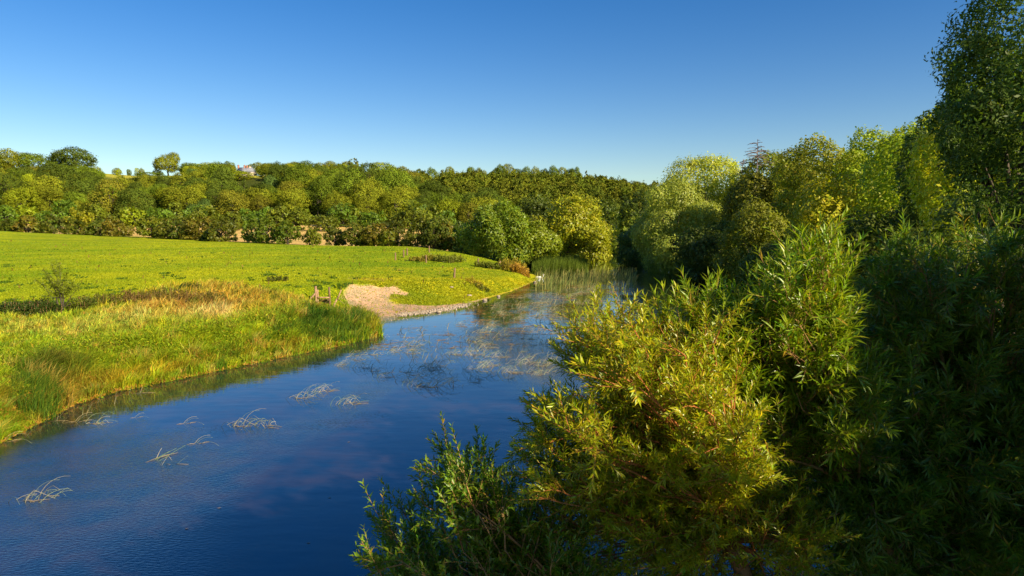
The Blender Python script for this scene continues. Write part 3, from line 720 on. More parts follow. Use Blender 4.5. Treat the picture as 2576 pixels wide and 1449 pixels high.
# sapling
def sapling():
    b = ground_at([156], [786], n=1500)[0]; Y = b[1]; rng = np.random.default_rng(8); root = empty('hawthorn_sapling', b); h = (786 - 662) / FD * Y
    mb = MB(); tips = []
    for i in range(3): mb.tube(limb((0, 0, -.1), (rng.normal() * .12, rng.normal() * .1, h * .45), 0, 6, rng), np.linspace(.045, .028, 6), 6)
    for i in range(30):
        z0 = rng.uniform(.04, .6) * h; a = rng.uniform(0, 6.28); L = rng.uniform(.15, 1.15); e = np.array([math.cos(a) * L - .05, math.sin(a) * L, min(h, z0 + rng.uniform(.05, .62) * h)])
        q = limb((0, 0, z0), e, .05, 6, rng); mb.tube(q, np.linspace(.018, .006, 6), 4); tips += [q[3], q[4], q[5], (q[4] + q[5]) / 2, (q[3] + q[4]) / 2]
    mb.build('trunk', M_bark, root); tips = np.array(tips); P = np.repeat(tips, 26, 0) + rng.normal(size=(len(tips) * 26, 3)) * .075
    m = len(P); V, F = leaves(P, rng.normal(size=(m, 3)), rng.normal(size=(m, 3)), rng.uniform(.05, .10, m), rng.uniform(.03, .06, m))
    build('crown', V, [F], M_leaf, np.repeat(rng.uniform(.7, 1.2, (m, 1)) * np.array([.20, .24, .012]), 4, 0), root)
    tag(root, 'thin hawthorn sapling standing alone at the left edge of the meadow', 'sapling')
sapling()

# dark weedy bushes by the sapling and on the meadow edge
def weed_bush(dx, dyb, hpx, hw, col, label, name='nettle_clump', cat='weeds', n=1600, seed=0, up=.8, lf=.10):
    rng = np.random.default_rng(seed + int(dx)); b = ground_at([dx], [dyb], n=1500)[0]; Y = b[1]; h = hpx / FD * Y; rx = hw / FD * Y
    ns = max(12, n // 22); a = rng.uniform(0, 6.28, ns); rr = np.sqrt(rng.uniform(0, 1, ns)) * rx; hh = h * rng.uniform(.55, 1.05, ns) * (1 - .35 * (rr / rx) ** 2)
    bx = np.cos(a) * rr; by = np.sin(a) * rr * .7; gz = hz(b[0] + bx, b[1] + by) - b[2]
    t = rng.uniform(.1, 1, (ns, 22)); lx = rng.normal(size=ns) * .1
    P = np.stack([bx[:, None] + lx[:, None] * t + rng.normal(size=t.shape) * .05, by[:, None] + rng.normal(size=t.shape) * .05, gz[:, None] + hh[:, None] * t], -1).reshape(-1, 3); m = len(P)
    D = rng.normal(size=(m, 3)) + [0, 0, up]; V, F = leaves(P, D, rng.normal(size=(m, 3)), rng.uniform(.6, 1.3, m) * lf, rng.uniform(.35, .7, m) * lf)
    c = np.repeat(rng.uniform(.65, 1.25, (m, 1)) * np.array(col), 4, 0); root = empty(name, b); build('foliage', V, [F], M_leaf, c, root)
    mb = MB()
    for i in range(0, ns, 2): mb.tube(np.array([(bx[i], by[i], gz[i] - .05), (bx[i] + lx[i], by[i], gz[i] + hh[i])]), [.012, .006], 4, (1.2, 1, .8))
    mb.build('stems', M_post, root); tag(root, label, cat)
DK = (.05, .08, .010)
weed_bush(45, 792, 42, 48, DK, 'dark bramble clump at the left edge of the meadow', 'bramble_bush', 'bush', 2600, lf=.12)
weed_bush(110, 792, 44, 40, DK, 'dark bramble clump just left of the sapling stem', 'bramble_bush', 'bush', 2400, lf=.12)
weed_bush(75, 795, 36, 55, (.06,.09,.01), 'low dark bramble clump between the two others left of the sapling', 'bramble_bush', 'bush', 2600, lf=.12)
weed_bush(205, 780, 40, 40, (.10, .13, .012), 'olive nettle clump right of the sapling stem', n=2200)
weed_bush(260, 772, 40, 42, (.13, .14, .014), 'nettle clump with pale seed heads left of the brown docks', n=2000)
weed_bush(330, 768, 42, 44, (.17, .12, .02), 'reddish brown dock clump in the rough grass', 'dock_clump', n=2200)
weed_bush(400, 762, 44, 46, (.14, .12, .016), 'brown and green dock clump below the dark nettles', 'dock_clump', n=2200)
weed_bush(478, 735, 26, 30, (.07, .10, .012), 'dark nettle tuft on the near edge of the smooth meadow', n=1400)
weed_bush(425, 742, 18, 36, (.10, .13, .012), 'low nettle patch left of the dark tuft', n=1400)
weed_bush(587, 722, 13, 16, (.08, .11, .012), 'small round dark tuft above the golden mound', n=600)
weed_bush(700, 707, 14, 30, (.10, .12, .012), 'low dark weed patch in the smooth meadow above the stile', n=900)
weed_bush(470, 770, 44, 46, (.18, .12, .02), 'rusty dock clump left of the golden grass mound', 'dock_clump', n=2200)
weed_bush(530, 768, 40, 40, (.15, .13, .016), 'brown weed clump at the foot of the golden mound', 'dock_clump', n=2000)
weed_bush(1085, 655, 16, 26, (.26, .23, .02), 'yellowing weed clump in the hollow by the brown post', n=900, lf=.2)
weed_bush(1120, 660, 20, 28, (.17, .19, .02), 'green weed clump left of the inlet', n=1100, lf=.2)
weed_bush(1145, 658, 18, 26, (.20, .22, .02), 'tall weed clump nearest the inlet water', n=1100, lf=.2)
weed_bush(1050, 657, 12, 24, (.30, .25, .03), 'pale yellow weed clump at the left of the hollow', n=800, lf=.2)
weed_bush(1195, 715, 14, 24, (.38, .30, .02), 'yellow flowering ragwort clump on the grassy bank', 'ragwort_clump', 'weeds', 800, lf=.12)
weed_bush(1215, 730, 12, 20, (.14, .17, .014), 'green weed clump under the yellow ragwort', n=600, lf=.12)
weed_bush(1308, 686, 26, 24, (.46, .27, .03), 'orange bush of dying leaves at the tip of the bank beside the reeds', 'orange_bush', 'bush', 1900, lf=.2)
weed_bush(1290, 680, 32, 40, (.34, .28, .02), 'yellow-green tall weeds behind the orange bush', n=1800, lf=.2)
weed_bush(1345, 676, 26, 34, (.36, .30, .02), 'yellow sedge clump between the orange bush and the reed bed', 'sedge_clump', 'sedge', 1500, lf=.25, up=2.)
weed_bush(1245, 676, 18, 34, (.16, .19, .014), 'green weeds along the fence under the bushy willow', n=1400, lf=.2)
weed_bush(1220, 672, 16, 30, (.19, .21, .014), 'green weeds at the foot of the inlet post', n=1200, lf=.2)
weed_bush(1256, 673, 9, 16, (.62, .55, .45), 'white flowering weeds around the leaning post', 'white_flowers', 'flowers', 500, lf=.12)
weed_bush(1340, 684, 16, 8, (.6, .5, .4), 'white flower heads on the right side of the orange bush', 'white_flowers', 'flowers', 300, lf=.12)

# ------------------------------------------------------------------ grass on the near bank (stuff)
def sample_poly(poly, n):
    p = np.array(poly, float); lo = p.min(0); hi = p.max(0); out = []
    tot = 0
    while tot < n:
        q = R.uniform(lo, hi, (n * 2, 2)); q = q[inpoly(q[:, 0], q[:, 1], p)]; out.append(q); tot += len(q)
    return np.vstack(out)[:n]
def blob(px, py, cx, cy, rx, ry): return np.exp(-(((px - cx) / rx) ** 2 + ((py - cy) / ry) ** 2))
STI = ground_at([820], [768], n=1500)[0]
def bank_grass():
    n = 210000
    q = sample_poly(GRASSZ, n); P = ground_at(q[:, 0], q[:, 1]); px, py = q[:, 0], q[:, 1]
    d, side = river(P[:, 0], P[:, 1]); o = -d
    n1 = noise2(P[:, 0], P[:, 1], 1.6, 0); n2 = noise2(P[:, 0], P[:, 1], .55, 1); n3 = noise2(P[:, 0], P[:, 1], 5, 2)
    top = np.interp(px, [-400, 0, 250, 420, 560, 700, 800, 955], [800, 790, 770, 722, 718, 738, 752, 825])
    h = .40 + .16 * n1 + .10 * n3 + .08 * noise2(P[:, 0], P[:, 1], .35, 5); h = h * .88
    wat = np.exp(-(o / 1.6) ** 2)                       # by the water: taller, leafy
    h = h + .40 * wat
    c = np.zeros((n, 3)); c[:] = (.26, .36, .010)
    def mixc(c, col, k): k = np.clip(k, 0, 1)[:, None]; return c * (1 - k) + np.array(col) * k
    c = mixc(c, (.46, .46, .014), .45 + .5 * n1)
    c = mixc(c, (.17, .29, .010), .35 * n2 + .5 * wat)
    gold = blob(px, py, 610, 752, 190, 42) + .8 * blob(px, py, 420, 775, 130, 22) + .6 * blob(px, py, 780, 800, 50, 25)
    c = mixc(c, (.56, .34, .05), gold * (.8 + .5 * n1)); h = h + .16 * gold
    straw = blob(px, py, 535, 793, 45, 14) * 1.3 + .5 * blob(px, py, 400, 800, 180, 18) + .35 * blob(px, py, 150, 830, 200, 25)
    c = mixc(c, (.66, .50, .18), straw * (.7 + .6 * n2))
    dk = blob(px, py, 110, 960, 90, 55) + blob(px, py, 800, 820, 110, 40) + .8 * blob(px, py, 910, 815, 50, 25)
    c = mixc(c, (.055, .13, .010), dk * (.9 + .4 * n2)); h = h + .35 * np.clip(dk, 0, 1)
    og = np.exp(-((o - .1) / .45) ** 2) ; c = mixc(c, (.52, .30, .03), og * (.35 + .5 * n1)); h = np.where(o < .5, h * .75, h)
    c = mixc(c, (.42, .22, .04), .5 * np.clip(noise2(P[:, 0], P[:, 1], 2.3, 4) * 2 - .6, 0, 1) * wat)
    cid = (np.floor(P[:, 0] / .32 + .4 * n2).astype(int) * 7919 + np.floor(P[:, 1] / .4 + .4 * n1).astype(int) * 104729) % 4096
    tb = np.random.default_rng(5); th_ = tb.uniform(.55, 1.5, 4096)[cid]; tk = tb.uniform(0, 1, 4096)[cid]
    c = c * tb.uniform(.62, 1.3, 4096)[cid][:, None]; c = np.where((tk < .17)[:, None], c * .4 + np.array([.5, .36, .08]) * .6, c); c = np.where((tk > .88)[:, None], c * .4 + np.array([.09, .18, .012]) * .6, c)
    ds = np.hypot(P[:, 0] - STI[0], P[:, 1] - STI[1] + 1.2); h = h * np.clip(ds / 3.0, .3, 1)
    h = np.clip(h * th_ * R.uniform(.6, 1.25, n), .12, 1.35)
    c = c * R.uniform(.6, 1.35, n)[:, None] * np.stack([1 + .2 * R.normal(size=n), np.ones(n), np.ones(n)], -1).clip(.4, 1.7)
    Y = P[:, 1]; wd = np.maximum(.010, .7 * Y / 683 * R.uniform(.6, 1.5, n))
    P[:, 2] = hz(P[:, 0], P[:, 1]) - .03; P[:, 2] = np.maximum(P[:, 2], -.1)
    V, Q, Tr = blades(P, h, R.uniform(.15, .95, n), wd, az=np.where(R.uniform(size=n) < .6, R.normal(.3, .9, n), R.uniform(0, 6.28, n)))
    o_ = build('bank_grass', V, [Tr, Q], M_grass, np.repeat(np.clip(c * 1.15, .004, .9), 5, 0)); tag(o_, 'long green and golden grass covering the near river bank', 'grass', kind='stuff')
bank_grass()
def leafy_bank():
    n = 70000; q = sample_poly([(-300,1100),(0,930),(190,870),(450,840),(700,790),(850,775),(950,815),(962,845),(860,870),(640,917),(450,958),(300,988),(190,1022),(100,1070),(0,1118),(-300,1300)], n)
    P = ground_at(q[:, 0], q[:, 1]); d, _ = river(P[:, 0], P[:, 1]); keep = (-d < 3.2 + noise2(P[:, 0], P[:, 1], 2, 1)); P = P[keep]; q = q[keep]; d = d[keep]; n = len(P)
    n1 = noise2(P[:, 0], P[:, 1], .9, 3); hh = np.clip((.55 + .25 * n1) * sst((-d + .4) / 1.0), .08, 1); P[:, 2] += hh * R.uniform(.3, 1.05, n)
    L = R.uniform(.07, .17, n) * np.maximum(1, P[:, 1] / 26); az = R.uniform(0, 6.28, n); D = np.stack([np.cos(az), np.sin(az), R.uniform(-.3, 1.5, n)], -1)
    V, F = leaves(P, D, R.normal(size=(n, 3)) * .7 + [0, 0, 1], L, L * .22)
    k = R.uniform(size=n)[:, None]; c = np.where(k < .72, np.array([.24, .34, .012]), np.where(k < .95, np.array([.42, .42, .016]), np.array([.5, .30, .03]))) * R.uniform(.6, 1.3, (n, 1))
    low = (-d < .5)[:, None]; c = np.where(low & (R.uniform(size=(n, 1)) < .6), np.array([.5, .26, .04]), c)
    tag(build('bank_herbs', V, [F], M_grass, np.repeat(c, 4, 0)), 'leafy green herbs crowding the water edge of the near bank', 'ground cover', kind='stuff')
leafy_bank()
def sword_reeds():
    Ps, hs = [], []
    for cx, cy, rx, ry, n, h in ((85,1020,75,45,2600,1.05),(120,965,60,30,1400,.95),(820,845,110,22,3600,.95),(915,815,38,16,900,.8),(740,850,60,16,900,.8)):
        a = R.uniform(0, 6.28, n); r = np.sqrt(R.uniform(0, 1, n)); P = ground_at(cx + np.cos(a) * rx * r, cy + np.sin(a) * ry * r); Ps.append(P); hs.append(np.full(n, h) * (1.1 - .4 * r))
    P = np.vstack(Ps); h = np.concatenate(hs); n = len(P); P[:, 2] = hz(P[:, 0], P[:, 1]); P[:, 2] = np.maximum(P[:, 2], -.2)
    V, Q, Tr = blades(P, h * R.uniform(.7, 1.2, n), R.uniform(.05, .55, n), np.maximum(.022, .75 * P[:, 1] / 683), az=R.normal(.2, 1., n))
    c = np.array([.075, .15, .012]) * R.uniform(.6, 1.5, (n, 1)) * np.where(R.uniform(size=(n, 1)) < .15, np.array([2.6, 1.5, 1.2]), 1.)
    tag(build('sword_reeds', V, [Q, Tr], M_grass, np.repeat(c, 5, 0)), 'dark green sword-leaved reeds along the edge of the near bank', 'reeds', kind='stuff')
sword_reeds()
def meadow_grass():
    n = 120000; q = sample_poly([(-60,640),(0,600),(600,615),(1150,620),(1350,700),(1290,735),(1200,770),(1090,790),(950,800),(870,800),(800,755),(700,742),(560,722),(420,726),(250,772),(0,795),(-60,800)], n)
    P = ground_at(q[:, 0], q[:, 1]); px, py = q[:, 0], q[:, 1]; keep = ~inpoly(P[:, 0], P[:, 1], DIRT_W) | (R.uniform(size=n) < .05); d, _ = river(P[:, 0], P[:, 1]); keep &= (d < -.3) & (P[:, 1] < 130)
    P = P[keep]; px = px[keep]; py = py[keep]; n = len(P); Y = P[:, 1]
    n1 = noise2(P[:, 0], P[:, 1], 5, 0); n2 = noise2(P[:, 0], P[:, 1], 1.4, 1); n3 = noise2(P[:, 0], P[:, 1], 18, 2)
    k = np.clip(.55 + .45 * n1 + .35 * n3 + .25 * noise2(P[:, 0] * .3, P[:, 1] * 1.5, 4, 4), 0, 1)[:, None]; c = np.array([.15, .26, .008]) * (1 - k) + np.array([.40, .41, .010]) * k
    bank = ((px > 900) & (py > 700))[:, None]; c = np.where(bank, c * np.array([1.35, 1.1, 1.2]), c)
    wq = sample_poly([(-60,650),(0,610),(600,622),(1150,628),(1250,690),(800,735),(560,715),(420,720),(250,765),(0,780)], 260); wc = ground_at(wq[:, 0], wq[:, 1]); wr_ = R.uniform(.12, .45, 260) * R.uniform(.5, 1.3, 260)
    weeds = np.zeros(n, bool)
    for a_, r_ in zip(wc, wr_): weeds |= ((P[:, 0] - a_[0]) ** 2 + ((P[:, 1] - a_[1]) * .8) ** 2 < r_ * r_) & (R.uniform(size=n) < .7)
    c[weeds] = np.array([.10, .17, .012])
    rust = R.uniform(size=n) < .0015; c[rust] = np.array([.22, .15, .03])
    c = c * R.uniform(.85, 1.15, (n, 1)); h = (.045 + .02 * n2) * R.uniform(.6, 1.4, n) + .12 * weeds + .3 * rust + bank[:, 0] * .06
    V, Q, Tr = blades(P, np.maximum(h, .05), R.uniform(.2, .9, n), .9 * Y / 683 * R.uniform(.7, 1.6, n))
    tag(build('meadow_grass', V, [Q, Tr], M_grass, np.repeat(np.clip(c, .005, .9), 5, 0)), 'short bright green pasture grass with scattered weeds across the meadow', 'grass', kind='stuff')
meadow_grass()

# stones
def rock(rng, r, col=(1, 1, 1)):
    u = np.linspace(0, np.pi, 6); v = np.arange(8) / 8 * 2 * np.pi; V = []
    for a in u:
        for b in v: V.append((math.sin(a) * math.cos(b), math.sin(a) * math.sin(b), math.cos(a)))
    V = np.array(V); V *= (1 + .16 * np.sin(V[:, :1] * 3 + rng.uniform(0, 6)) + .14 * np.cos(V[:, 1:2] * 4 + rng.uniform(0, 6))) * np.array([1, .8, .55]) * r
    F = [[i * 8 + j, i * 8 + (j + 1) % 8, (i + 1) * 8 + (j + 1) % 8, (i + 1) * 8 + j] for i in range(5) for j in range(8)]
    return V, np.array(F)
def pebbles():
    mb = MB(); rng = np.random.default_rng(4)
    line = np.array([(1000,795),(1060,790),(1120,781),(1175,770)])
    for i in range(420):
        t = rng.uniform(0, 3); k = int(t); p = line[k] * (1 - t + k) + line[min(k + 1, 3)] * (t - k) + rng.normal(size=2) * [4, 2.2] - [0, 3]
        b = ground_at([p[0]], [p[1]], 30, 90, 200)[0]; V, F = rock(rng, rng.uniform(.03, .10)); mb.add(V + b + [0, 0, .02], [F])
    for i in range(500):
        p = sample_poly(DIRT, 1)[0]; b = ground_at([p[0]], [p[1]], 30, 90, 200)[0]; V, F = rock(rng, rng.uniform(.02, .05)); mb.add(V + b, [F])
    tag(mb.build('shore_pebbles', M_stone), 'pale pebbles strewn over the bare earth and along the waterline', 'pebbles', kind='stuff')
pebbles()
for j, (dx, dy, r, lb) in enumerate([(1136,724,.20,'pale boulder lying in the grass below the nearest fence post'),(1220,757,.22,'light grey boulder at the water edge, left of the white rock pile'),
        (1254,747,.24,'white rock pile in the grass just above the waterline'),(1346,711,.3,'pale flat boulder at the very tip of the grassy bank'),(1103,787,.22,'largest pale stone on the pebbly waterline of the bare earth'),(1180,745,.26,'brown stone in the eroded strip of the bank')]):
    b = ground_at([dx], [dy], n=1500)[0]; V, F = rock(np.random.default_rng(j), r); V[:, 0] *= 1.3
    V = V * .62
    o = build('boulder', V, [F], M_stone, loc=tuple(b + [0, 0, .06]), smooth=False); tag(o, lb, 'stone')

# ------------------------------------------------------------------ reeds in the water
def reed_proto(seed, n, Lr, bend, spread, up=.6):
    rng = np.random.default_rng(seed); mb = MB()
    for i in range(n):
        L = rng.uniform(*Lr); a = rng.normal(0, .38) + 0; b0 = np.array([rng.normal() * spread * 1.6, rng.normal() * spread * .6, -.08])
        t = np.linspace(0, 1, 8); th0 = rng.uniform(.45, 1.45); th = th0 - (th0 + rng.uniform(.1, .9)) * np.minimum(bend, 1) * t ** 1.2; ds = L / 7
        if rng.uniform() < .3: th = np.where(t > rng.uniform(.35, .7), -rng.uniform(.3, 1.0), th)
        xx = np.r_[0, np.cumsum(np.cos(th[:-1]) * ds)]; zz_ = np.r_[0, np.cumsum(np.sin(th[:-1]) * ds)]
        P = np.stack([xx * math.cos(a), xx * math.sin(a), zz_], -1) + b0; P[:, 2] = np.maximum(P[:, 2], -.03)
        col = [(.30, .34, .17), (.42, .35, .18), (.17, .25, .12), (.50, .43, .28), (.22, .25, .12)][rng.integers(5)]
        mb.tube(P, np.linspace(.0085, .0035, 8), 4, np.array(col) * rng.uniform(.9, 1.4))
    for i in range(max(2, n // 3)):
        a = rng.normal(0, .35); L = rng.uniform(.3, .9); c = np.array([rng.normal() * spread * 2 + .2, rng.normal() * spread, .006]); d = np.array([math.cos(a), math.sin(a), .02]) * L / 2
        mb.tube(np.stack([c - d, c + [0, 0, .02], c + d]), [.004, .008, .004], 4, np.array((.42, .30, .13)) * rng.uniform(.6, 1.2))
    return mb.build('reed_clump', M_reed)
RP = [reed_proto(20, 18, (.6, 1.7), .9, .24), reed_proto(21, 9, (.5, 1.4), 1., .18), reed_proto(22, 4, (.5, 1.3), .25, .2), reed_proto(23, 13, (.4, 1.3), 1.0, .28), reed_proto(24, 3, (.6, 1.6), .8, .12), reed_proto(25, 6, (.3, .9), .2, .14)]
spots = [(95,1255,0,1.0,'tangled clump of bent reeds nearest the lower left corner'),(395,1155,5,1.5,'few upright reed stems rising from open water in the lower left'),(420,1170,2,.8,'thin slanting reeds beside the upright stems in the lower left'),
 (500,1115,4,1.1,'short bent reeds just below the arching sheaf of reeds'),(610,1070,0,1.1,'arching sheaf of pale reeds crossing each other on the open water'),(660,1070,3,1.0,'flattened reeds trailing right from the arching sheaf'),(470,1065,4,1.0,'pair of arched reed stems left of the arching sheaf'),
 (760,1000,0,1.0,'pale arching reeds left of centre on the open water'),(800,985,3,1.1,'dense arched reeds beside the pale arching ones left of centre'),(865,1015,3,1.2,'flattened yellow reeds floating below the dense arched ones'),
 (200,1060,4,1.3,'long arched reeds standing off the near bank by the sword reeds'),(235,1065,1,1.1,'second group of arched reeds off the near bank'),(140,1060,5,1.0,'broken upright stems at the edge of the sword reeds'),(350,990,5,1.4,'single tall reed standing in the bank reflection'),(345,1050,4,.7,'little folded reed on the water under the near bank'),(20,1110,4,1.3,'arched reed at the left edge of the view')]
reg = sample_poly([(930,870),(1000,835),(1150,815),(1330,800),(1440,830),(1430,930),(1300,960),(1080,975),(950,960),(860,930),(850,900)], 92)
reg2 = sample_poly([(1230,770),(1330,735),(1500,715),(1520,760),(1440,800),(1250,800)], 84)
for q in sorted(map(tuple, reg), key=lambda q: q[0]): spots.append((q[0], q[1], int(R.integers(6)), R.uniform(.5, 1.15), None))
for q in sorted(map(tuple, reg2), key=lambda q: q[0]): spots.append((q[0], q[1], int(R.integers(6)), R.uniform(.45, .95), 'B'))
usedp = set(); cA = cB = 0
kindn = ['dense sheaf of arching reeds', 'loose sheaf of bent reeds', 'slanting straight reeds', 'flattened tangle of reeds', 'few long bent reeds', 'small upright reed tuft']
for dx, dy, k, s, lb in spots:
    b = atz(dx, dy, 0.); rz = R.normal(0, .35)
    if lb is None: lb = f'{kindn[k]}, number {cA + 1} from the left in the middle of the river'; grp = 'reed clumps in the middle of the river'; cA += 1
    elif lb == 'B': lb = f'{kindn[k]}, number {cB + 1} from the left below the reed bed'; grp = 'reed clumps below the reed bed'; cB += 1
    else: grp = 'reed clumps on the near water'
    if k in usedp: o = RP[k].copy(); COL.objects.link(o)
    else: o = RP[k]; usedp.add(k)
    s *= (.55 if lb and 'near' in grp else .68); s2 = s * (1 + max(0, b[1] - 30) / 90); o.location = tuple(b); o.rotation_euler = (0, 0, rz); o.scale = (s2, s2, s); tag(o, lb, 'reeds', grp)
def reed_bed():
    n1, n2 = 4200, 2300
    q = np.vstack([np.c_[R.uniform(1338, 1478, n1), R.uniform(668, 691, n1)], np.c_[R.uniform(1345, 1600, n2), R.uniform(684, 738, n2)]])
    P = atz(q[:, 0], q[:, 1], 0.); d, sd = river(P[:, 0], P[:, 1]); dense = np.arange(len(q)) < n1
    ok = (d > -.5) & (dense | (R.uniform(size=len(q)) < np.clip(1.1 - (q[:, 1] - 690) / 60, .1, 1))); P = P[ok]; dense = dense[ok]; q = q[ok]; n = len(P); P[:, 2] = -.1
    h = np.where(dense, R.uniform(1.2, 2.3, n) * np.interp(q[:, 0], [1338, 1370, 1440, 1478], [.6, 1, 1, .7]), R.uniform(.3, 1.5, n))
    c = np.where(dense[:, None], np.array([.11, .155, .014]), np.where(R.uniform(size=(n, 1)) < .5, np.array([.34, .30, .09]), np.array([.20, .24, .06]))) * R.uniform(.6, 1.4, (n, 1))
    V, Q, Tr = blades(P, h, np.where(dense, R.uniform(0, .25, n), R.uniform(0, .8, n)), .5 * P[:, 1] / 683 * R.uniform(.6, 1.2, n), az=R.normal(.1, .8, n))
    tag(build('reed_bed', V, [Q, Tr], M_grass, np.repeat(c, 5, 0)), 'bed of tall green bulrushes thinning into pale reeds at the river bend', 'reeds', kind='stuff')
    # inlet reeds
    n = 900; P = atz(R.uniform(1165, 1215, n), R.uniform(640, 652, n), 0.); V, Q, Tr = blades(P, R.uniform(.8, 2.0, n), R.uniform(0, .3, n), np.full(n, .08))
    tag(build('inlet_reeds', V, [Q, Tr], M_grass, np.repeat(np.array([.22, .22, .05]) * R.uniform(.6, 1.3, (n, 1)), 5, 0)), 'pale reeds standing in the inlet behind the fence posts', 'reeds', kind='stuff')
reed_bed()
def floating():
    q = np.vstack([sample_poly([(1130,800),(1220,770),(1340,715),(1600,700),(1600,735),(1480,800),(1300,830)], 230), sample_poly([(920,880),(1000,825),(1400,800),(1400,870),(1000,880)], 110),
                   np.array([(1060,838),(905,858),(780,883),(700,900),(620,918),(540,938),(480,948),(330,972),(870,868),(840,872)])])
    Vs, Fs, Cs = [], [], []; n0 = 0
    for x_, y_ in q:
        b = atz(x_, y_, 0.); L = R.uniform(.2, 1.0) * (b[1] / 45); 
        m = R.integers(5, 14); P = np.stack([R.normal(size=m) * L * .35, R.normal(size=m) * L * .12, R.uniform(.006, .03, m)], -1) + [b[0], b[1], 0]
        V, F = leaves(P, np.stack([np.ones(m), R.normal(size=m) * .25, R.normal(size=m) * .03], -1), np.tile([0, 0, 1.], (m, 1)) + R.normal(size=(m, 3)) * .1, R.uniform(.2, .6, m) * L, R.uniform(.04, .12, m) * L)
        Vs.append(V); Fs.append(F + n0); n0 += len(V); Cs.append(np.repeat(np.array([.46, .27, .07]) * R.uniform(.6, 1.3, (m, 1)), 4, 0))
    q = np.vstack([sample_poly([(900,880),(1000,830),(1330,790),(1450,830),(1430,930),(1100,985),(930,950)], 420), sample_poly([(1230,770),(1330,730),(1560,712),(1560,760),(1440,810),(1250,810)], 420), sample_poly([(0,1110),(190,1020),(430,960),(300,1040),(60,1110)], 46)])
    P = atz(q[:, 0], q[:, 1], -.02); d, _ = river(P[:, 0], P[:, 1]); P = P[d > .4]; n = len(P)
    V, Q, Tr = blades(P, R.uniform(.15, .6, n), R.uniform(.4, 2.2, n), .45 * P[:, 1] / 683 * R.uniform(.7, 1.3, n), az=R.normal(.1, .5, n)); V[:, 2] = np.maximum(V[:, 2], .004)
    cc = np.array([(.40, .36, .20), (.26, .28, .12), (.46, .34, .14), (.12, .15, .08)])[R.integers(4, size=n)] * R.uniform(.7, 1.2, (n, 1))
    tag(build('drifting_stems', V, [Q, Tr], M_grass, np.repeat(cc, 5, 0)), 'single bent stems scattered over the middle of the river', 'reeds', kind='stuff')
    tag(build('floating_weed', np.vstack(Vs), [np.vstack(Fs)], M_grass, np.vstack(Cs)), 'orange-brown drifts of dead reed floating on the river', 'floating weed', kind='stuff')
    # dark weed flecks under the surface film
    n = 5200; cs_ = sample_poly([(960,850),(1400,800),(1440,830),(1420,900),(1100,900)], 26); cs_ = np.vstack([cs_, [(830,1065),(800,1075),(1000,955),(1150,925),(1280,915),(560,1080),(420,1210),(930,1045),(870,1060)]])
    k = R.integers(len(cs_), size=n); q = cs_[k] + R.normal(size=(n, 2)) * [42, 6]; q = q[q[:, 1] > 780]; P = atz(q[:, 0], q[:, 1], .004); n = len(P)
    P[:, 2] = R.uniform(.004, .008, n)
    d, _ = river(P[:, 0], P[:, 1]); P = P[d > .8]; n = len(P)
    V, F = leaves(P, np.stack([np.ones(n), R.normal(size=n) * .3, np.zeros(n)], -1), np.tile([0, 0, 1.], (n, 1)), R.uniform(.02, .06, n) * P[:, 1] / 22, R.uniform(.006, .014, n) * P[:, 1] / 18)
    tag(build('water_weed', V, [F], M_grass, np.repeat(np.array([.03, .04, .02]) * R.uniform(.5, 1.5, (n, 1)), 4, 0)), 'dark flecks of water weed breaking the river surface in patches', 'water weed', kind='stuff')
floating()
for dx, dy, lb in ((546,1278,'pale fallen leaf floating alone on the dark lower water'),(824,1252,'pale fallen leaf floating right of the middle of the lower water'),(463,1330,'tiny pinkish leaf floating on the dark water'),(770,1366,'tiny pale leaf floating near the lower edge left of the willow'),(873,1112,'tiny white leaf floating below the flattened yellow reeds')):
    b = atz(dx, dy, .008); V, F = leaves(np.array([[0, 0, 0.]]), np.array([[1., .2, 0]]), np.array([[0, 0, 1.]]), np.array([.09]), np.array([.04])); V[2, 2] += .01
    o = build('floating_leaf', V, [F], M_stone, loc=tuple(b)); tag(o, lb, 'leaf', 'floating leaves')

# swan
def swan():
    b = atz(1358, 701, 0.); root = empty('swan', b); wm = rough_mat('white_feathers', (.75, .74, .70), (.85, .84, .8), 6, .7, .1)
    mb = MB(); t = np.linspace(0, 1, 9); r = np.array([.03, .15, .22, .25, .25, .22, .17, .10, .02])
    mb.tube(np.stack([-.55 + 1.1 * t, 0 * t, .13 + .12 * np.maximum(0, .3 - t)], -1), r, 10)
    mb.tube(np.array([(.45, 0, .15), (.58, 0, .30), (.55, 0, .48), (.48, 0, .62), (.55, 0, .70), (.64, 0, .68)]), [.07, .055, .05, .05, .055, .035], 8); mb.build('body', wm, root, True)
    mb = MB(); mb.tube(np.array([(.63, 0, .68), (.74, 0, .64)]), [.025, .008], 6, (1, 1, 1)); mb.build('beak', rough_mat('orange_beak', (.5, .2, .03), (.6, .25, .04), 5), root)
    for s in (-1, 1):
        mb = MB(); mb.tube(np.stack([-.62 + .95 * t, s * .15 + 0 * t, .24 + .05 * np.sin(t * 3)], -1), np.array([.01, .05, .08, .10, .11, .11, .09, .06, .02]), 8); mb.build('wing', wm, root, True)
    root.rotation_euler = (0, 0, .3); root.scale = (.78, .78, .7); tag(root, 'white swan on the water in front of the reed bed', 'swan')
swan()

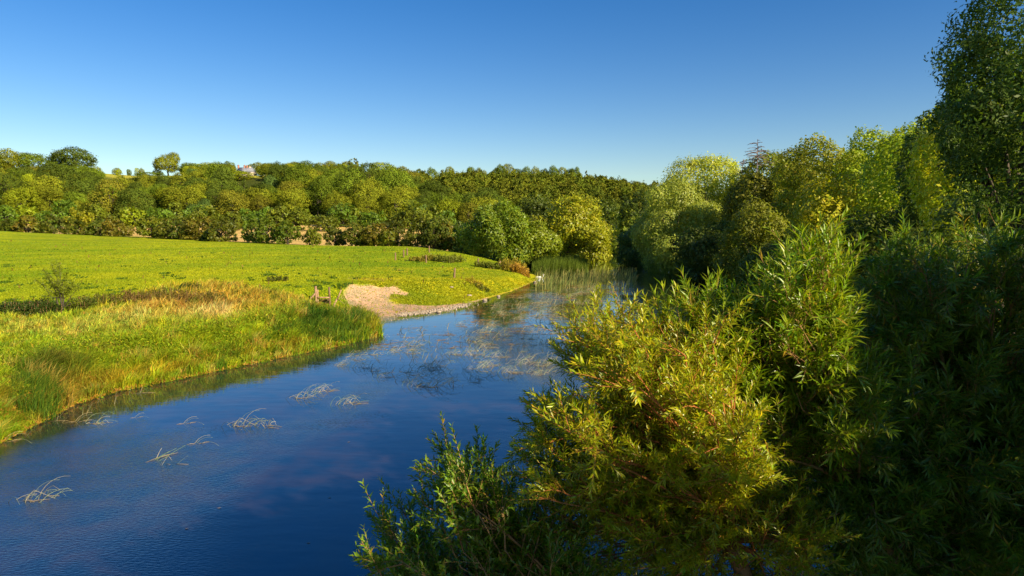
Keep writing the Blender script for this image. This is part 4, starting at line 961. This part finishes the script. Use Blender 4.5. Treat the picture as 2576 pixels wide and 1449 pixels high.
# ------------------------------------------------------------------ foreground willows
def willow(name, label, root, groups, leafL=(.07, .10), leafW=.17, col=(.12, .17, .014), twigc=(1, 1, 1), seed=1, nsec=5, nsh=6, nlf=24, up=.35, secL=(.25, .55), shL=(.22, .40), main_r=.05, lean=(-.3, 0, 0), colvar=.14, joint=None):
    """groups: list of (polygon in view, (depth range), number of limbs)"""
    rng = np.random.default_rng(seed); mb = MB(); SP_, SD, SL, SW = [], [], [], []
    root = np.array(root, float); joint = root + np.array([0, 0, .8]) if joint is None else np.array(joint, float)
    mb.tube(limb(root - [0, 0, .3], joint, 0, 5, rng), np.linspace(main_r * 2.4, main_r * 1.6, 5), 8)
    for poly, dr, nl in groups:
        p = np.array(poly, float); lo, hi = p.min(0), p.max(0); k = 0
        while k < nl:
            q = rng.uniform(lo, hi)
            if not inpoly(q[0], q[1], p): continue
            k += 1; tip = atd(q[0], q[1], rng.uniform(*dr)); st = joint + rng.normal(size=3) * .035
            Lm = np.linalg.norm(tip - st); C_ = limb(st, tip, .10, 9, rng); mb.tube(C_, np.linspace(main_r * rng.uniform(.25, .6), .005, 9), 5, np.array(twigc) * rng.uniform(.7, 1.2))
            Tn = nrm(np.gradient(C_, axis=0)); f0 = max(.25, 1 - 1.6 / max(Lm, .5))
            for s in range(nsec):
                f = 1.0 if s == 0 else rng.uniform(f0, 1); i = min(int(f * 8), 8); P0 = C_[i]; T0 = Tn[i]
                D = nrm(T0 * .9 + rng.normal(size=3) * .55 + np.array([0, 0, up]) + np.array(lean)); Ls = rng.uniform(*secL) * (.8 if s == 0 else 1)
                S_ = limb(P0, P0 + D * Ls, .06, 5, rng); mb.tube(S_, np.linspace(.007, .003, 5), 4, np.array(twigc) * rng.uniform(.8, 1.3), cap=False)
                for h in range(nsh):
                    g_ = 1. if h == 0 else rng.uniform(.15, 1); j = min(int(g_ * 4), 4)
                    SP_.append(S_[j]); SD.append(nrm(D * .8 + rng.normal(size=3) * .5 + np.array([0, 0, up * .9]))); SL.append(rng.uniform(*shL)); SW.append(rng.uniform(.6, 1.35))
    SP_ = np.array(SP_); SD = np.array(SD); SL = np.array(SL); SW = np.array(SW); n = len(SP_)
    # shoots: curve = P + D*t*L + sag
    sag = rng.uniform(-.12, .18, n)
    t3 = np.array([0, .5, 1.])
    Pc = SP_[:, None] + SD[:, None] * (SL[:, None] * t3)[..., None]; Pc[:, :, 2] -= (sag * SL)[:, None] * t3 ** 2
    A_ = nrm(np.cross(SD, np.array([.2, .3, .9]))); B_ = np.cross(SD, A_)
    rr = np.array([.0028, .0022, .001]); an = np.array([0, 2.09, 4.19])
    V = Pc[:, :, None] + rr[None, :, None, None] * (np.cos(an)[None, None, :, None] * A_[:, None, None] + np.sin(an)[None, None, :, None] * B_[:, None, None])
    V = V.reshape(-1, 3); b = np.arange(n)[:, None] * 9; qs = []
    for r_ in (0, 3):
        for k in range(3): qs.append(np.hstack([b + r_ + k, b + r_ + (k + 1) % 3, b + r_ + 3 + (k + 1) % 3, b + r_ + 3 + k]))
    mb.add(V, [np.vstack(qs)], np.array(twigc) * 1.1)
    ob = empty(name, root)
    def shift(m): m.v = [v - root for v in m.v]; return m
    shift(mb).build('branches', M_twig, ob)
    # leaves
    t = np.tile(np.linspace(.06, 1.0, nlf), (n, 1)) + rng.uniform(-.015, .015, (n, nlf)); ang = (np.arange(nlf) * 2.4)[None] + rng.uniform(0, 6.28, (n, 1))
    P = SP_[:, None] + SD[:, None] * (SL[:, None] * t)[..., None]; P[:, :, 2] -= (sag * SL)[:, None] * t ** 2
    side = np.cos(ang)[..., None] * A_[:, None] + np.sin(ang)[..., None] * B_[:, None]
    op = np.interp(t, [0, 1], [1.0, .38])[..., None]
    D = nrm(SD[:, None] * (1 - .35 * op) + side * op * .85 + np.array([0, 0, -.04])); N_ = nrm(SD[:, None] * .7 - side * .3 + np.array([0, 0, .6]) + rng.normal(size=D.shape) * .25)
    L = rng.uniform(*leafL, (n, nlf)) * np.interp(t, [0, .2, .8, 1], [.7, 1, .95, .6]) * SW[:, None] ** .5
    m = n * nlf; V, F = leaves5(P.reshape(m, 3), D.reshape(m, 3), N_.reshape(m, 3), L.ravel(), (L * leafW * rng.uniform(.8, 1.2, (n, nlf))).ravel())
    tip = np.interp(t, [0, .7, 1], [.9, 1.0, 1.25])[..., None]
    c = np.array(col) * SW[:, None, None] ** .6 * tip * rng.uniform(1 - colvar, 1 + colvar, (n, nlf, 1)) * np.stack([1 + .16 * rng.normal(size=(n, nlf)), np.ones((n, nlf)), np.ones((n, nlf))], -1)
    yl = rng.uniform(size=(n, nlf, 1)) < .02; c = np.where(yl, np.array([.5, .32, .03]), c)
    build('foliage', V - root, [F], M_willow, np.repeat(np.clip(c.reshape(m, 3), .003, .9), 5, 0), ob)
    print(name, n, 'shoots', m, 'leaves'); tag(ob, label, 'willow'); return ob

willow('willow_bush', 'low glossy green willow bush at the bottom of the view, left of the others', (2.2, 6.2, -.3),
       [([(1130,1250),(1190,1230),(1290,1310),(1420,1300),(1400,1530),(1050,1530),(1010,1460),(1040,1390)], (5.6, 6.8), 50),
        ([(960,1470),(1100,1450),(1300,1470),(1300,1540),(960,1540)], (5.8, 6.8), 14), ([(1150,1210),(1200,1215),(1210,1300),(1140,1290)], (5.8, 6.6), 8), ([(1000,1360),(1030,1345),(1050,1440),(1000,1450)], (5.8, 6.6), 6)],
       leafL=(.065, .095), leafW=.30, col=(.15, .24, .010), seed=11, nlf=17, up=.75, lean=(-.1, 0, .1), joint=(1.0, 6.2, 1.2))
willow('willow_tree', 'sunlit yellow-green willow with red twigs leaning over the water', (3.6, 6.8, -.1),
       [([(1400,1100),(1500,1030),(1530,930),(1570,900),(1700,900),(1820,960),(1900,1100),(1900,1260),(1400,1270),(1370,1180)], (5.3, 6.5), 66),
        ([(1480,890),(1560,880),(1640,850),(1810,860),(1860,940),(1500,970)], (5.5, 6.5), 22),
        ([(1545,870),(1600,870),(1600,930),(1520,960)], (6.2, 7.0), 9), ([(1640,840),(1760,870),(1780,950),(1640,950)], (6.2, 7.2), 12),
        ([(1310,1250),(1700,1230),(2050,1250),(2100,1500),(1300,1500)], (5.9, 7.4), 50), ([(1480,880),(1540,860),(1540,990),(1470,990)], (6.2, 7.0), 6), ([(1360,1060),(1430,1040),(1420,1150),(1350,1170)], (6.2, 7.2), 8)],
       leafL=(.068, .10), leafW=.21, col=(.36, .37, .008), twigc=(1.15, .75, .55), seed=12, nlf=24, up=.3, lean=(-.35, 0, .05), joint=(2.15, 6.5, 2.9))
willow('willow_tree', 'upright willow whose long-leaved top catches the sun above the river', (5.0, 8.2, .2),
       [([(1990,760),(2060,720),(2110,750),(2130,830),(2050,960),(1900,960),(1930,850)], (6.1, 7.1), 44), ([(1830,850),(2100,850),(2150,1150),(1900,1200)], (6.2, 7.4), 42), ([(2030,690),(2090,690),(2090,760),(2030,760)], (6.2, 6.8), 7),
        ([(1740,840),(1850,850),(1850,950),(1760,950)], (6.2, 6.9), 11)],
       leafL=(.12, .175), leafW=.15, col=(.23, .31, .010), seed=13, nlf=18, up=.55, lean=(-.1, 0, .1), shL=(.28, .48), joint=(3.9, 7.6, 3.0))
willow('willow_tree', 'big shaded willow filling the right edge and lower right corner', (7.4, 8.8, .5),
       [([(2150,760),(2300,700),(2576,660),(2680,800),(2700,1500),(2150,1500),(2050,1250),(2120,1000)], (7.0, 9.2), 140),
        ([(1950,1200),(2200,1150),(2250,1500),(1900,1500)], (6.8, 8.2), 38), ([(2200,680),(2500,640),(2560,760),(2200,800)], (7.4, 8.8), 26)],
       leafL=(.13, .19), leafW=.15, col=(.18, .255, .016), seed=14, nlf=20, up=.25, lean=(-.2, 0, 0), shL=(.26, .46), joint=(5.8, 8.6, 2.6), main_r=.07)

# ------------------------------------------------------------------ light, sky, camera
AZ, EL = math.radians(128), math.radians(27)
sd = np.array([math.sin(AZ) * math.cos(EL), math.cos(AZ) * math.cos(EL), math.sin(EL)])
sl = bpy.data.lights.new('sun', 'SUN'); sl.energy = 5.0; sl.angle = math.radians(.55); sl.color = (1.0, .86, .62)
so = bpy.data.objects.new('sun', sl); COL.objects.link(so)
from mathutils import Vector
so.rotation_euler = Vector(sd).to_track_quat('Z', 'Y').to_euler()
wd = bpy.data.worlds.new('World'); sc.world = wd; wd.use_nodes = True
nt = wd.node_tree; nt.nodes.clear()
out = nt.nodes.new('ShaderNodeOutputWorld'); bg = nt.nodes.new('ShaderNodeBackground'); sky = nt.nodes.new('ShaderNodeTexSky')
sky.sky_type = 'NISHITA'; sky.sun_disc = False; sky.sun_elevation = EL; sky.sun_rotation = AZ; sky.altitude = 50; sky.air_density = 1.0; sky.dust_density = .4; sky.ozone_density = 2.0
hs = nt.nodes.new('ShaderNodeHueSaturation'); hs.inputs['Saturation'].default_value = 1.46; hs.inputs['Hue'].default_value = .512
nt.links.new(sky.outputs[0], hs.inputs['Color']); nt.links.new(hs.outputs[0], bg.inputs[0]); bg.inputs[1].default_value = .067
nt.links.new(bg.outputs[0], out.inputs[0])
cd = bpy.data.cameras.new('camera'); cd.sensor_width = 36; cd.lens = 683 / 1024 * 36; cd.clip_end = 6000; cd.clip_start = .1
co = bpy.data.objects.new('camera', cd); COL.objects.link(co); co.location = (0, 0, CAMZ); co.rotation_euler = (math.radians(90) - PITCH, 0, 0); sc.camera = co
sc.view_settings.view_transform = 'Standard'; sc.view_settings.look = 'None'; sc.view_settings.exposure = 1.0; sc.view_settings.gamma = 1
sc.cycles.max_bounces = 6; sc.cycles.diffuse_bounces = 3; sc.cycles.glossy_bounces = 3; sc.cycles.transmission_bounces = 4
sc.cycles.use_denoising = True
